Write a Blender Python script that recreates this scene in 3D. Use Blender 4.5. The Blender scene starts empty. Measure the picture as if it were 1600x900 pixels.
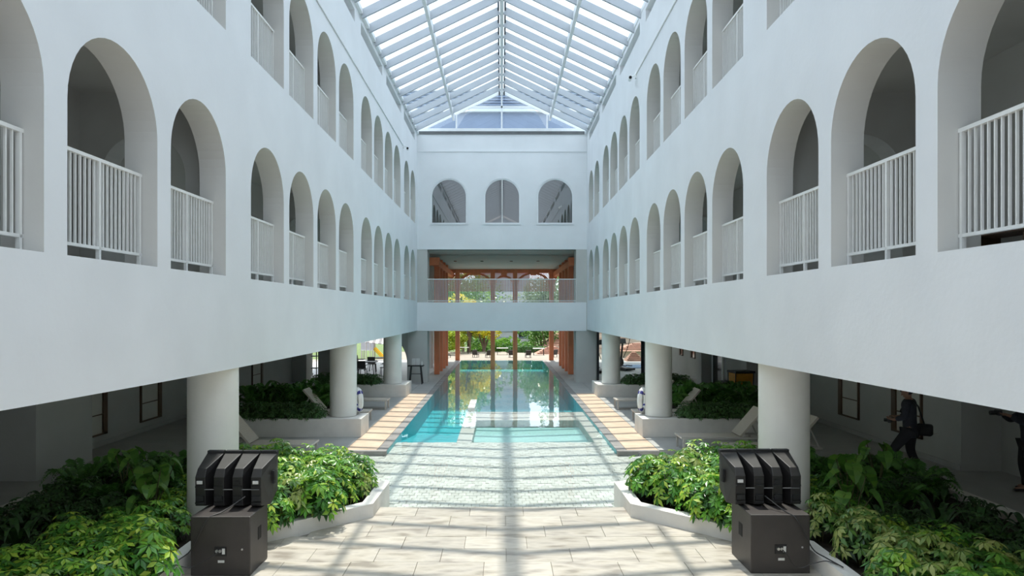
import bpy, bmesh, math, random
from mathutils import Vector, Matrix
R = random.Random(7)
C = bpy.context.scene.collection
SC = bpy.context.scene
PI = math.pi

# ------------------------------------------------------------------ camera
cam_data = bpy.data.cameras.new('camera')
cam = bpy.data.objects.new('camera', cam_data)
C.objects.link(cam)
EYE = 3.35
cam.location = (0, 0, EYE)
cam.rotation_euler = (PI/2, 0, 0)
cam_data.sensor_width = 36
cam_data.lens = 1064/1600*36
cam_data.shift_x = 0.010
cam_data.shift_y = 0.0231
cam_data.clip_end = 600
SC.camera = cam

# ------------------------------------------------------------------ sky, sun, exposure
world = bpy.data.worlds.new('sky')
SC.world = world
world.use_nodes = True
wn = world.node_tree
wn.nodes.clear()
wo = wn.nodes.new('ShaderNodeOutputWorld')
wb = wn.nodes.new('ShaderNodeBackground')
wb.inputs['Color'].default_value = (0.79, 0.89, 1.0, 1)
wb.inputs['Strength'].default_value = 2.35
wn.links.new(wb.outputs[0], wo.inputs[0])

sun_data = bpy.data.lights.new('sun', 'SUN')
sun_data.energy = 5.2
sun_data.angle = math.radians(0.7)
sun_data.color = (1.0, 0.93, 0.82)
sun = bpy.data.objects.new('sun', sun_data)
C.objects.link(sun)
sun.rotation_euler = Vector((0.010, -0.37, -1)).to_track_quat('-Z', 'Y').to_euler()

vs = SC.view_settings
vs.view_transform = 'Standard'
vs.look = 'None'
vs.gamma = 1
vs.use_curve_mapping = False
vs.exposure = 0.08

# ------------------------------------------------------------------ materials
def new_mat(name):
    m = bpy.data.materials.new(name)
    m.use_nodes = True
    nt = m.node_tree
    nt.nodes.clear()
    out = nt.nodes.new('ShaderNodeOutputMaterial')
    return m, nt, out

def N(nt, t, **kw):
    n = nt.nodes.new(t)
    for k, v in kw.items():
        setattr(n, k, v)
    return n

def mat(name, col, rough=0.6, metal=0.0, var=0.0, scale=4.0, bump=0.0, bscale=40.0, stretch=(1, 1, 1), island=0.0, spec=0.5, ramp=None):
    m, nt, out = new_mat(name)
    b = N(nt, 'ShaderNodeBsdfPrincipled')
    b.inputs['Roughness'].default_value = rough
    b.inputs['Metallic'].default_value = metal
    b.inputs['Specular IOR Level'].default_value = spec
    nt.links.new(b.outputs[0], out.inputs[0])
    col = (*col, 1)
    b.inputs['Base Color'].default_value = col
    src = None
    if var > 0 or bump > 0:
        tc = N(nt, 'ShaderNodeTexCoord')
        mp = N(nt, 'ShaderNodeMapping')
        mp.inputs['Scale'].default_value = stretch
        geo = N(nt, 'ShaderNodeNewGeometry')
        nt.links.new(geo.outputs['Position'], mp.inputs['Vector'])
    if var > 0:
        nz = N(nt, 'ShaderNodeTexNoise')
        nz.inputs['Scale'].default_value = scale
        nz.inputs['Detail'].default_value = 6
        nt.links.new(mp.outputs[0], nz.inputs['Vector'])
        cr = N(nt, 'ShaderNodeValToRGB')
        cr.color_ramp.elements[0].position = 0.3
        cr.color_ramp.elements[1].position = 0.7
        if ramp:
            cr.color_ramp.elements[0].color = (*ramp[0], 1)
            cr.color_ramp.elements[1].color = (*ramp[-1], 1)
            for i, c in enumerate(ramp[1:-1]):
                e = cr.color_ramp.elements.new(0.3 + 0.4*(i+1)/(len(ramp)-1))
                e.color = (*c, 1)
        else:
            cr.color_ramp.elements[0].color = tuple(max(0, c*(1-var)) for c in col[:3]) + (1,)
            cr.color_ramp.elements[1].color = tuple(min(1, c*(1+var)) for c in col[:3]) + (1,)
        nt.links.new(nz.outputs['Fac'], cr.inputs[0])
        src = cr.outputs[0]
    if island > 0:
        oi = N(nt, 'ShaderNodeObjectInfo')
        ge = N(nt, 'ShaderNodeNewGeometry')
        ad = N(nt, 'ShaderNodeMath', operation='ADD')
        nt.links.new(oi.outputs['Random'], ad.inputs[0])
        nt.links.new(ge.outputs['Random Per Island'], ad.inputs[1])
        fr = N(nt, 'ShaderNodeMath', operation='FRACT')
        nt.links.new(ad.outputs[0], fr.inputs[0])
        mr = N(nt, 'ShaderNodeMapRange')
        mr.inputs['To Min'].default_value = 1-island
        mr.inputs['To Max'].default_value = 1+island
        nt.links.new(fr.outputs[0], mr.inputs[0])
        mx = N(nt, 'ShaderNodeMix', data_type='RGBA', blend_type='MULTIPLY')
        mx.inputs[0].default_value = 1
        if src:
            nt.links.new(src, mx.inputs[6])
        else:
            mx.inputs[6].default_value = col
        nt.links.new(mr.outputs[0], mx.inputs[7])
        src = mx.outputs[2]
    if src:
        nt.links.new(src, b.inputs['Base Color'])
    if bump > 0:
        bz = N(nt, 'ShaderNodeTexNoise')
        bz.inputs['Scale'].default_value = bscale
        bz.inputs['Detail'].default_value = 4
        nt.links.new(mp.outputs[0], bz.inputs['Vector'])
        bp = N(nt, 'ShaderNodeBump')
        bp.inputs['Strength'].default_value = bump
        bp.inputs['Distance'].default_value = 0.02
        nt.links.new(bz.outputs['Fac'], bp.inputs['Height'])
        nt.links.new(bp.outputs[0], b.inputs['Normal'])
    return m

def glass_mat(name, tint, ior=1.45, rough=0.0, bump=0.0, bscale=3.0, add=0.0, stretch=(1, 1, 1)):
    """clear sheet: see-through tint plus fresnel mirror"""
    m, nt, out = new_mat(name)
    t = N(nt, 'ShaderNodeBsdfTransparent')
    t.inputs[0].default_value = (*tint, 1)
    g = N(nt, 'ShaderNodeBsdfGlossy')
    g.inputs['Roughness'].default_value = rough
    g.inputs['Color'].default_value = (1, 1, 1, 1)
    f = N(nt, 'ShaderNodeFresnel')
    bf = N(nt, 'ShaderNodeNewGeometry')
    im = N(nt, 'ShaderNodeMapRange')
    im.inputs['To Min'].default_value = ior
    im.inputs['To Max'].default_value = 1/ior
    nt.links.new(bf.outputs['Backfacing'], im.inputs[0])
    nt.links.new(im.outputs[0], f.inputs['IOR'])
    mx = N(nt, 'ShaderNodeMixShader')
    fac = f.outputs[0]
    if add:
        a = N(nt, 'ShaderNodeMath', operation='ADD', use_clamp=True)
        a.inputs[1].default_value = add
        nt.links.new(fac, a.inputs[0])
        fac = a.outputs[0]
    nt.links.new(fac, mx.inputs[0])
    nt.links.new(t.outputs[0], mx.inputs[1])
    nt.links.new(g.outputs[0], mx.inputs[2])
    nt.links.new(mx.outputs[0], out.inputs[0])
    if bump:
        geo = N(nt, 'ShaderNodeNewGeometry')
        mp = N(nt, 'ShaderNodeMapping')
        mp.inputs['Scale'].default_value = stretch
        nt.links.new(geo.outputs['Position'], mp.inputs['Vector'])
        nz = N(nt, 'ShaderNodeTexNoise')
        nz.inputs['Scale'].default_value = bscale
        nz.inputs['Detail'].default_value = 3
        nt.links.new(mp.outputs[0], nz.inputs['Vector'])
        bp = N(nt, 'ShaderNodeBump')
        bp.inputs['Strength'].default_value = bump
        bp.inputs['Distance'].default_value = 0.05
        nt.links.new(nz.outputs['Fac'], bp.inputs['Height'])
        nt.links.new(bp.outputs[0], g.inputs['Normal'])
    return m

def leaf_mat(name, cols, trans=0.3, rough=0.32, spec=0.5):
    m, nt, out = new_mat(name)
    oi = N(nt, 'ShaderNodeObjectInfo')
    ge = N(nt, 'ShaderNodeNewGeometry')
    ad = N(nt, 'ShaderNodeMath', operation='ADD')
    nt.links.new(oi.outputs['Random'], ad.inputs[0])
    ml = N(nt, 'ShaderNodeMath', operation='MULTIPLY')
    ml.inputs[1].default_value = 0.6
    nt.links.new(ge.outputs['Random Per Island'], ml.inputs[0])
    nt.links.new(ml.outputs[0], ad.inputs[1])
    fr = N(nt, 'ShaderNodeMath', operation='FRACT')
    nt.links.new(ad.outputs[0], fr.inputs[0])
    cr = N(nt, 'ShaderNodeValToRGB')
    els = cr.color_ramp.elements
    els[0].color = (*cols[0], 1)
    els[0].position = 0
    els[1].color = (*cols[-1], 1)
    els[1].position = 1
    for i, c in enumerate(cols[1:-1]):
        e = els.new((i+1)/(len(cols)-1))
        e.color = (*c, 1)
    nt.links.new(fr.outputs[0], cr.inputs[0])
    b = N(nt, 'ShaderNodeBsdfPrincipled')
    b.inputs['Roughness'].default_value = rough
    b.inputs['Specular IOR Level'].default_value = spec
    nt.links.new(cr.outputs[0], b.inputs['Base Color'])
    t = N(nt, 'ShaderNodeBsdfTranslucent')
    nt.links.new(cr.outputs[0], t.inputs[0])
    mx = N(nt, 'ShaderNodeMixShader')
    mx.inputs[0].default_value = trans
    nt.links.new(b.outputs[0], mx.inputs[1])
    nt.links.new(t.outputs[0], mx.inputs[2])
    nt.links.new(mx.outputs[0], out.inputs[0])
    return m

def stripe_mat(name, a, b, axis, period, rough=0.7):
    m, nt, out = new_mat(name)
    geo = N(nt, 'ShaderNodeTexCoord')
    sp = N(nt, 'ShaderNodeSeparateXYZ')
    nt.links.new(geo.outputs['Object'], sp.inputs[0])
    dv = N(nt, 'ShaderNodeMath', operation='DIVIDE')
    dv.inputs[1].default_value = period
    nt.links.new(sp.outputs[axis], dv.inputs[0])
    fr = N(nt, 'ShaderNodeMath', operation='FRACT')
    nt.links.new(dv.outputs[0], fr.inputs[0])
    gt = N(nt, 'ShaderNodeMath', operation='GREATER_THAN')
    gt.inputs[1].default_value = 0.5
    nt.links.new(fr.outputs[0], gt.inputs[0])
    mx = N(nt, 'ShaderNodeMix', data_type='RGBA')
    mx.inputs[6].default_value = (*a, 1)
    mx.inputs[7].default_value = (*b, 1)
    nt.links.new(gt.outputs[0], mx.inputs[0])
    bs = N(nt, 'ShaderNodeBsdfPrincipled')
    bs.inputs['Roughness'].default_value = rough
    nt.links.new(mx.outputs[2], bs.inputs['Base Color'])
    nt.links.new(bs.outputs[0], out.inputs[0])
    return m

M = {}
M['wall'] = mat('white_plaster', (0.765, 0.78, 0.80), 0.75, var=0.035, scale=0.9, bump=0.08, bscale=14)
M['reveal_shade'] = mat('shaded_reveal_plaster', (0.62, 0.61, 0.585), 0.8, var=0.04, scale=1.2, bump=0.06, bscale=18)  # wall plaster darkened and warmed to paint the shade inside the arches
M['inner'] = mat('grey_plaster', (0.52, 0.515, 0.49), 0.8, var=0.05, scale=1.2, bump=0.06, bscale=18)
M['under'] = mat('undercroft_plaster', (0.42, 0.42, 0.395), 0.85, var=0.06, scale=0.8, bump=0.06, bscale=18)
M['soffit'] = mat('soffit_paint', (0.55, 0.55, 0.52), 0.85, var=0.04, scale=1)
M['column'] = mat('column_plaster', (0.80, 0.78, 0.735), 0.7, var=0.04, scale=2, bump=0.06, bscale=20)
M['planter'] = mat('planter_plaster', (0.74, 0.71, 0.665), 0.75, var=0.06, scale=3, bump=0.1, bscale=30)
M['rail'] = mat('white_painted_steel', (0.80, 0.80, 0.78), 0.4, var=0.03, scale=9)
M['frame'] = mat('white_aluminium', (0.80, 0.82, 0.84), 0.45, var=0.03, scale=5)
M['rafter'] = mat('rafter_paint', (0.42, 0.45, 0.49), 0.5, var=0.03, scale=3)
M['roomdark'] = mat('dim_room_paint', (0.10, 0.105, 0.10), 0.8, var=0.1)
M['greyseal'] = mat('grey_flashing', (0.13, 0.135, 0.14), 0.6, var=0.1)
M['seal'] = mat('dark_seal', (0.03, 0.035, 0.04), 0.6, var=0.1, scale=5)
M['pane'] = glass_mat('roof_glass', (0.90, 0.95, 0.97), 1.35)
M['gable_pane'] = glass_mat('gable_glass', (0.62, 0.70, 0.80), 1.5, add=0.06)
M['end_pane'] = glass_mat('end_window_glass', (0.35, 0.38, 0.38), 1.6, add=0.22)
M['clear'] = glass_mat('clear_glass', (0.90, 0.93, 0.93), 1.45)
M['water'] = glass_mat('pool_water', (0.965, 0.99, 0.985), 1.29, bump=0.05, bscale=2.2, stretch=(1.5, 0.5, 1))
M['deck'] = mat('grey_concrete_deck', (0.40, 0.395, 0.38), 0.6, var=0.08, scale=1.5, bump=0.08, bscale=30)
M['marble'] = mat('travertine', (0.40, 0.36, 0.31), 0.4, var=0.2, scale=2.3, bump=0.06, bscale=8, stretch=(0.8, 2.2, 1), island=0.12,
                  ramp=[(0.28, 0.245, 0.20), (0.43, 0.385, 0.32), (0.50, 0.455, 0.39), (0.40, 0.36, 0.31), (0.27, 0.235, 0.195)])
M['palegrout'] = mat('pale_grout', (0.40, 0.41, 0.38), 0.9, var=0.1, scale=8)
M['grout'] = mat('grout', (0.30, 0.275, 0.24), 0.9, var=0.1, scale=8)
M['tan'] = mat('tan_stone', (0.58, 0.435, 0.32), 0.6, var=0.12, scale=3, bump=0.1, bscale=25, island=0.08)
M['coping'] = mat('grey_coping', (0.27, 0.255, 0.245), 0.6, var=0.15, scale=5, bump=0.1, bscale=25, island=0.12)
M['paver'] = mat('pale_paver', (0.56, 0.565, 0.525), 0.6, var=0.14, scale=9, bump=0.15, bscale=30, island=0.10)
M['pool'] = mat('turquoise_mosaic', (0.04, 0.48, 0.55), 0.4, var=0.18, scale=14)
M['kidpool'] = mat('pale_turquoise_mosaic', (0.36, 0.62, 0.60), 0.4, var=0.15, scale=14)
M['soil'] = mat('soil', (0.035, 0.025, 0.018), 0.95, var=0.4, scale=14, bump=0.5, bscale=30)
M['grassm'] = mat('lawn', (0.10, 0.15, 0.035), 0.9, var=0.3, scale=3, bump=0.3, bscale=30)
M['orange'] = mat('terracotta_paint', (0.80, 0.25, 0.115), 0.55, var=0.12, scale=3, stretch=(1, 1, .3))
M['black'] = mat('black_painted_wood', (0.016, 0.015, 0.015), 0.45, var=0.2, scale=6, bump=0.12, bscale=160)
M['blackbrown'] = mat('worn_black_wood', (0.042, 0.036, 0.034), 0.45, var=0.15, scale=4, bump=0.15, bscale=160)
M['void'] = mat('dark_recess', (0.008, 0.008, 0.008), 0.8, var=0.1)
M['rubber'] = mat('black_rubber', (0.02, 0.02, 0.021), 0.4, var=0.1)
M['metal'] = mat('bare_steel', (0.55, 0.56, 0.57), 0.3, metal=0.9, var=0.05)
M['sticker'] = mat('paper_sticker', (0.62, 0.62, 0.60), 0.6, var=0.1, scale=60)
M['plate'] = mat('connector_plate', (0.010, 0.010, 0.011), 0.6, var=0.1)
M['wood'] = mat('brown_window_wood', (0.10, 0.055, 0.03), 0.5, var=0.25, scale=6, stretch=(6, 6, .6))
M['blind'] = mat('closed_blind', (0.55, 0.54, 0.48), 0.5, var=0.05, scale=2)
M['darkglass'] = mat('dark_window_glass', (0.02, 0.022, 0.024), 0.08, var=0.1)
M['sling'] = mat('taupe_sling', (0.56, 0.50, 0.43), 0.7, var=0.06, scale=30, bump=0.1, bscale=200)
M['lframe'] = mat('taupe_aluminium', (0.50, 0.47, 0.43), 0.45, var=0.05)
M['white'] = mat('white_vinyl', (0.82, 0.81, 0.78), 0.45, var=0.04, scale=6)
M['blue'] = mat('navy_band', (0.03, 0.03, 0.22), 0.5, var=0.1)
M['yellow'] = mat('yellow_vinyl', (0.62, 0.27, 0.015), 0.5, var=0.12, scale=6)
M['yplastic'] = mat('yellow_plastic', (0.85, 0.55, 0.03), 0.4, var=0.05)
M['dark'] = mat('dark_furniture', (0.022, 0.021, 0.02), 0.5, var=0.2)
M['skin'] = mat('skin', (0.28, 0.15, 0.10), 0.55, var=0.08, scale=12)
M['hair'] = mat('black_hair', (0.012, 0.010, 0.009), 0.5, var=0.3, scale=60)
M['navy'] = mat('dark_navy_cloth', (0.022, 0.024, 0.034), 0.85, var=0.2, scale=14, bump=0.3, bscale=40)
M['trouser'] = mat('black_cloth', (0.012, 0.012, 0.015), 0.9, var=0.2, scale=10, bump=0.2, bscale=40)
M['bag'] = mat('black_nylon', (0.010, 0.010, 0.011), 0.7, var=0.2, scale=20)
M['shoe'] = mat('black_shoe', (0.015, 0.014, 0.014), 0.5, var=0.1)
M['bark'] = mat('bark', (0.13, 0.09, 0.06), 0.9, var=0.3, scale=5, bump=0.5, bscale=12, stretch=(1, 1, .3))
M['bstem'] = mat('green_brown_stem', (0.10, 0.10, 0.04), 0.8, var=0.3, scale=12)
M['bluegrey'] = mat('blue_grey_cladding', (0.26, 0.32, 0.42), 0.5, var=0.06, scale=1.2)
M['louvre'] = mat('pale_blue_louvre', (0.36, 0.43, 0.55), 0.5, var=0.06)
M['farwhite'] = mat('far_white_render', (0.46, 0.46, 0.50), 0.8, var=0.04, scale=0.6)
M['beige'] = mat('beige_cladding', (0.62, 0.50, 0.40), 0.8, var=0.08, scale=0.7)
M['rooftile'] = mat('clay_roof_tile', (0.44, 0.24, 0.17), 0.8, var=0.2, scale=3, island=0.15)
M['awning'] = stripe_mat('striped_awning', (0.62, 0.61, 0.60), (0.22, 0.21, 0.22), 'X', 0.42)
M['bluemat'] = mat('blue_gym_mat', (0.18, 0.28, 0.42), 0.7, var=0.1)
M['terrace'] = mat('pale_terrace', (0.30, 0.26, 0.21), 0.8, var=0.1, scale=2)
# foliage
G_LIT = [(0.04, 0.15, 0.02), (0.075, 0.25, 0.03), (0.13, 0.34, 0.035), (0.24, 0.46, 0.045), (0.48, 0.60, 0.07)]  # umbrella leaf greens, brightened and yellowed to carry sunlight
G_VAR = [(0.06, 0.17, 0.03), (0.16, 0.30, 0.06), (0.33, 0.42, 0.10), (0.46, 0.50, 0.16), (0.10, 0.25, 0.05)]
G_DARK = [(0.018, 0.055, 0.014), (0.028, 0.085, 0.02), (0.04, 0.12, 0.03), (0.06, 0.15, 0.03)]  # umbrella leaf greens darkened to carry shade; also dark strap plants
M['leaf'] = leaf_mat('lit_schefflera_leaf', G_LIT)
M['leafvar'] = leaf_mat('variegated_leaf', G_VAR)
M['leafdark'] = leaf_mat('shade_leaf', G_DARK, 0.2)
M['hedge'] = leaf_mat('hedge_leaf', [(0.04, 0.10, 0.03), (0.07, 0.17, 0.045), (0.10, 0.23, 0.06)], 0.25)
M['fern'] = leaf_mat('fern_leaf', [(0.06, 0.17, 0.03), (0.09, 0.26, 0.045), (0.14, 0.32, 0.06)], 0.3)
M['taro'] = leaf_mat('taro_leaf', [(0.07, 0.20, 0.03), (0.13, 0.30, 0.05), (0.20, 0.38, 0.06)], 0.3)
M['tree'] = leaf_mat('tree_leaf', [(0.05, 0.13, 0.02), (0.10, 0.24, 0.03), (0.17, 0.34, 0.05), (0.26, 0.42, 0.07)], 0.35)
M['treepale'] = leaf_mat('pale_tree_leaf', [(0.10, 0.16, 0.06), (0.20, 0.28, 0.12), (0.36, 0.40, 0.26)], 0.35)
M['treelime'] = leaf_mat('lime_leaf', [(0.20, 0.34, 0.04), (0.40, 0.50, 0.05), (0.55, 0.60, 0.08)], 0.4)
M['flower'] = leaf_mat('yellow_flower', [(0.75, 0.55, 0.01), (0.85, 0.70, 0.03), (0.30, 0.38, 0.03)], 0.3)

# ------------------------------------------------------------------ mesh helpers
class MB:
    def __init__(s):
        s.v = []; s.f = []; s.m = []
    def add(s, vs, fs, mi=0):
        o = len(s.v)
        s.v.extend([tuple(p) for p in vs])
        for f in fs:
            s.f.append(tuple(i+o for i in f)); s.m.append(mi)
        return s
    def box(s, x0, x1, y0, y1, z0, z1, mi=0):
        return s.add([(x0,y0,z0),(x1,y0,z0),(x1,y1,z0),(x0,y1,z0),(x0,y0,z1),(x1,y0,z1),(x1,y1,z1),(x0,y1,z1)],
                     [(0,3,2,1),(4,5,6,7),(0,1,5,4),(1,2,6,5),(2,3,7,6),(3,0,4,7)], mi)
    def bar(s, a, b, w, h, mi=0, up=(0,0,1)):
        """rectangular bar from a to b; w across, h along 'up'"""
        a = Vector(a); b = Vector(b); d = (b-a).normalized(); u = Vector(up)
        sx = d.cross(u)
        if sx.length < 1e-5: sx = d.cross(Vector((1,0,0)))
        sx.normalize(); u = sx.cross(d)
        sx *= w/2; u = u*h/2
        p = [a-sx-u, a+sx-u, a+sx+u, a-sx+u, b-sx-u, b+sx-u, b+sx+u, b-sx+u]
        return s.add(p, [(3,2,1,0),(4,5,6,7),(0,1,5,4),(1,2,6,5),(2,3,7,6),(3,0,4,7)], mi)
    def tube(s, pts, r, n=8, mi=0):
        pts = [Vector(p) for p in pts]; rings = []
        rr = r if isinstance(r, (list, tuple)) else [r]*len(pts)
        prev = None
        vs = []
        for i, p in enumerate(pts):
            d = (pts[min(i+1, len(pts)-1)]-pts[max(i-1, 0)]).normalized()
            if prev is None:
                a = d.cross(Vector((0,0,1)))
                if a.length < 1e-3: a = d.cross(Vector((1,0,0)))
            else:
                a = prev - d*prev.dot(d)
            a.normalize(); prev = a
            b = d.cross(a)
            for k in range(n):
                t = 2*PI*k/n
                vs.append(p + (a*math.cos(t)+b*math.sin(t))*rr[i])
        fs = []
        for i in range(len(pts)-1):
            for k in range(n):
                fs.append((i*n+k, i*n+(k+1)%n, (i+1)*n+(k+1)%n, (i+1)*n+k))
        fs.append(tuple(reversed(range(n)))); fs.append(tuple(range((len(pts)-1)*n, len(pts)*n)))
        return s.add(vs, fs, mi)
    def lathe(s, prof, c=(0,0,0), n=32, mi=0):
        vs = []; fs = []
        for (r, z) in prof:
            for k in range(n):
                t = 2*PI*k/n
                vs.append((c[0]+r*math.cos(t), c[1]+r*math.sin(t), c[2]+z))
        for i in range(len(prof)-1):
            for k in range(n):
                fs.append((i*n+k, i*n+(k+1)%n, (i+1)*n+(k+1)%n, (i+1)*n+k))
        fs.append(tuple(reversed(range(n)))); fs.append(tuple(range((len(prof)-1)*n, len(prof)*n)))
        return s.add(vs, fs, mi)
    def prism(s, poly, lo, hi, fn, mi=0):
        """poly 2-d points extruded lo..hi; fn(u, v, t) -> xyz"""
        n = len(poly)
        vs = [fn(u, v, lo) for u, v in poly] + [fn(u, v, hi) for u, v in poly]
        fs = [tuple(reversed(range(n))), tuple(range(n, 2*n))]
        fs += [(i, (i+1) % n, n+(i+1) % n, n+i) for i in range(n)]
        return s.add(vs, fs, mi)
    def torus(s, R0, r, n=40, m=10, mi=0, a0=0, a1=2*PI):
        vs = []; fs = []
        full = abs(a1-a0-2*PI) < 1e-6
        cnt = n if full else n+1
        for i in range(cnt):
            t = a0+(a1-a0)*i/n
            for k in range(m):
                p = 2*PI*k/m
                vs.append(((R0+r*math.cos(p))*math.cos(t), r*math.sin(p), (R0+r*math.cos(p))*math.sin(t)))
        for i in range(n):
            for k in range(m):
                j = (i+1) % cnt
                fs.append((i*m+k, i*m+(k+1)%m, j*m+(k+1)%m, j*m+k))
        return s.add(vs, fs, mi)
    def mesh(s, name, mats, smooth=False, bevel=0.0, seg=2):
        me = bpy.data.meshes.new(name)
        me.from_pydata(s.v, [], s.f)
        for mm in (mats if isinstance(mats, (list, tuple)) else [mats]):
            me.materials.append(mm)
        me.polygons.foreach_set('material_index', s.m)
        bm = bmesh.new(); bm.from_mesh(me)
        bmesh.ops.recalc_face_normals(bm, faces=bm.faces)
        if bevel:
            ed = [e for e in bm.edges if len(e.link_faces) == 2 and e.calc_face_angle(0) > 0.6]
            bmesh.ops.bevel(bm, geom=ed, offset=bevel, segments=seg, affect='EDGES', profile=0.5, clamp_overlap=True)
        bm.to_mesh(me); bm.free()
        if smooth:
            me.polygons.foreach_set('use_smooth', [True]*len(me.polygons))
            try:
                me.set_sharp_from_angle(angle=math.radians(40))
            except Exception:
                pass
        return me
    def build(s, name, mats, parent=None, smooth=False, bevel=0.0, loc=None, seg=2):
        return put(name, s.mesh(name, mats, smooth, bevel, seg), parent, loc)

def put(name, me, parent=None, loc=None, rot=None, scale=None):
    o = bpy.data.objects.new(name, me)
    C.objects.link(o)
    if parent: o.parent = parent
    if loc: o.location = loc
    if rot: o.rotation_euler = rot
    if scale: o.scale = scale if isinstance(scale, (tuple, list)) else (scale,)*3
    return o

def tag(o, label, cat, group=None):
    o['label'] = label; o['category'] = cat
    if group: o['group'] = group
    return o

def thing(name, label, cat, loc=(0,0,0), rz=0, group=None):
    o = put(name, None, None, loc, (0, 0, rz))
    o.empty_display_size = 0.1
    return tag(o, label, cat, group)

def struct(o):
    o['kind'] = 'structure'
    return o

def sempty(name):
    o = put(name, None)
    o.empty_display_size = 0.1
    return struct(o)

def dup(root, loc, rz, label=None, group=None):
    r = root.copy(); C.objects.link(r)
    r.location = loc; r.rotation_euler = (0, 0, rz)
    if label: r['label'] = label
    if group: r['group'] = group
    for ch in root.children:
        c = ch.copy(); C.objects.link(c); c.parent = r
        for g in ch.children:
            d = g.copy(); C.objects.link(d); d.parent = c
    return r

def arch_band(mb, P, s0, s1, z0, z1, ops, t, n=22, mi=0, mj=0):
    """wall band with openings (a, b, sill, spring, arched) ; P(s, z, o)"""
    def quad(a, b, c, d):   # on both skins
        for o in (0, t):
            mb.add([P(*a, o), P(*b, o), P(*c, o), P(*d, o)], [(0,1,2,3)], mi)
    def rev(a, b):
        mb.add([P(*a, 0), P(*b, 0), P(*b, t), P(*a, t)], [(0,1,2,3)], mj)
    cur = s0
    zf = z0 if callable(z0) else (lambda u, z0=z0: z0)
    for (a, b, sill, spring, arched) in sorted(ops):
        quad((cur, zf(cur)), (a, zf(a)), (a, z1), (cur, z1))
        if callable(z0):
            rev((cur, zf(cur)), (a, zf(a))); rev((a, zf(a)), (b, zf(b)))
        if sill > zf(a):
            quad((a, zf(a)), (b, zf(b)), (b, sill), (a, sill)); rev((a, sill), (b, sill))
        rev((a, sill), (a, spring)); rev((b, sill), (b, spring))
        if arched:
            r = (b-a)/2; c = (a+b)/2
            pts = [(c-r*math.cos(PI*k/n), spring+r*math.sin(PI*k/n)) for k in range(n+1)]
        else:
            pts = [(a, spring), (b, spring)]
        for k in range(len(pts)-1):
            p, q = pts[k], pts[k+1]
            quad(p, q, (q[0], z1), (p[0], z1)); rev(p, q)
        cur = b
    quad((cur, zf(cur)), (s1, zf(s1)), (s1, z1), (cur, z1))
    if callable(z0): rev((cur, zf(cur)), (s1, zf(s1)))

def wall_caps(mb, P, s0, s1, z0, z1, t, mi=0):
    for (a, b) in (((s0,z0),(s1,z0)), ((s0,z1),(s1,z1)), ((s0,z0),(s0,z1)), ((s1,z0),(s1,z1))):
        mb.add([P(*a,0), P(*b,0), P(*b,t), P(*a,t)], [(0,1,2,3)], mi)

# ------------------------------------------------------------------ dimensions
W, TW = 4.0, 0.38
SOF, SILL1, SILL2, TOP = 2.47, 3.87, 7.43, 11.80
END, NEAR = 32.2, -7.0
RIDGE = 13.75
SPR, AR = 1.45, 0.82
starts = []
for g in range(4):
    for k in range(4):
        starts.append(10.86 - 8.51 + 8.51*g + 1.96*k)
starts = [a for a in starts if a + 1.64 < END - 0.3]

# ================================================================== big structure
# side walls with arcades; the right one stands very slightly splayed
def face(sx, y): return W if sx < 0 else 3.80+.0085*(y-5)
def under(y): return 2.455 + .13*math.exp(-(max(y, 4)-4)/6)
for sx, side in ((-1, 'left'), (1, 'right')):
    mb = MB()
    P = lambda s, z, o, sx=sx: (sx*(face(sx, s)+o), s, z)
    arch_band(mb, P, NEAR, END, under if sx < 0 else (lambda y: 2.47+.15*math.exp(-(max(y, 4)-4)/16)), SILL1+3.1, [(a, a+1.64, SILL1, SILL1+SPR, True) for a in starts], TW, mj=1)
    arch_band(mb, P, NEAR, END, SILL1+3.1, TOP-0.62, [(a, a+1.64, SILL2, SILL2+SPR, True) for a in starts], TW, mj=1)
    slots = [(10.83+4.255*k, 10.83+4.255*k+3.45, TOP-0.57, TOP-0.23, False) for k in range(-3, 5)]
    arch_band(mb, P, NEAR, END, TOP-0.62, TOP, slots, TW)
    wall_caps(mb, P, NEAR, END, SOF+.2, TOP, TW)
    struct(mb.build('wall_'+side, [M['wall'], M['reveal_shade']]))

# galleries behind the arcades
for sx, side in ((-1, 'left'), (1, 'right')):
    def XB(mb, a, b, *r):
        return mb.box(min(sx*a, sx*b), max(sx*a, sx*b), *r)
    gx = W+TW-.01 if sx < 0 else 4.17
    struct(XB(MB(), gx, 10.9, NEAR, END+0.4, SOF+.18, SILL1-.003).build('floor', M['soffit']))
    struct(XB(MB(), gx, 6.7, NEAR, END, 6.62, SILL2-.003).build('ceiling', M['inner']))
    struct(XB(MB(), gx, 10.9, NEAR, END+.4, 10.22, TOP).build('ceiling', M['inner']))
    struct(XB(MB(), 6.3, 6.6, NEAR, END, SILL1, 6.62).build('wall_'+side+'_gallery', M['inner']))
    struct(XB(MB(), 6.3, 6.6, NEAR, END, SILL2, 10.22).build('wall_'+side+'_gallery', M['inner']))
    # cross arches at the wide piers
    for i, yc in enumerate((1.85, 10.36, 18.87, 27.38)):
        for base in (SILL1, SILL2):
            mb = MB()
            P = lambda s, z, o, sx=sx, yc=yc: (sx*s, yc-0.2+o, z)
            arch_band(mb, P, gx, 6.3, base, base+2.75, [(4.72, 5.98, base, base+1.5, True)], 0.4, n=18)
            struct(mb.build('wall_'+side+'_cross', M['inner']))

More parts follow.
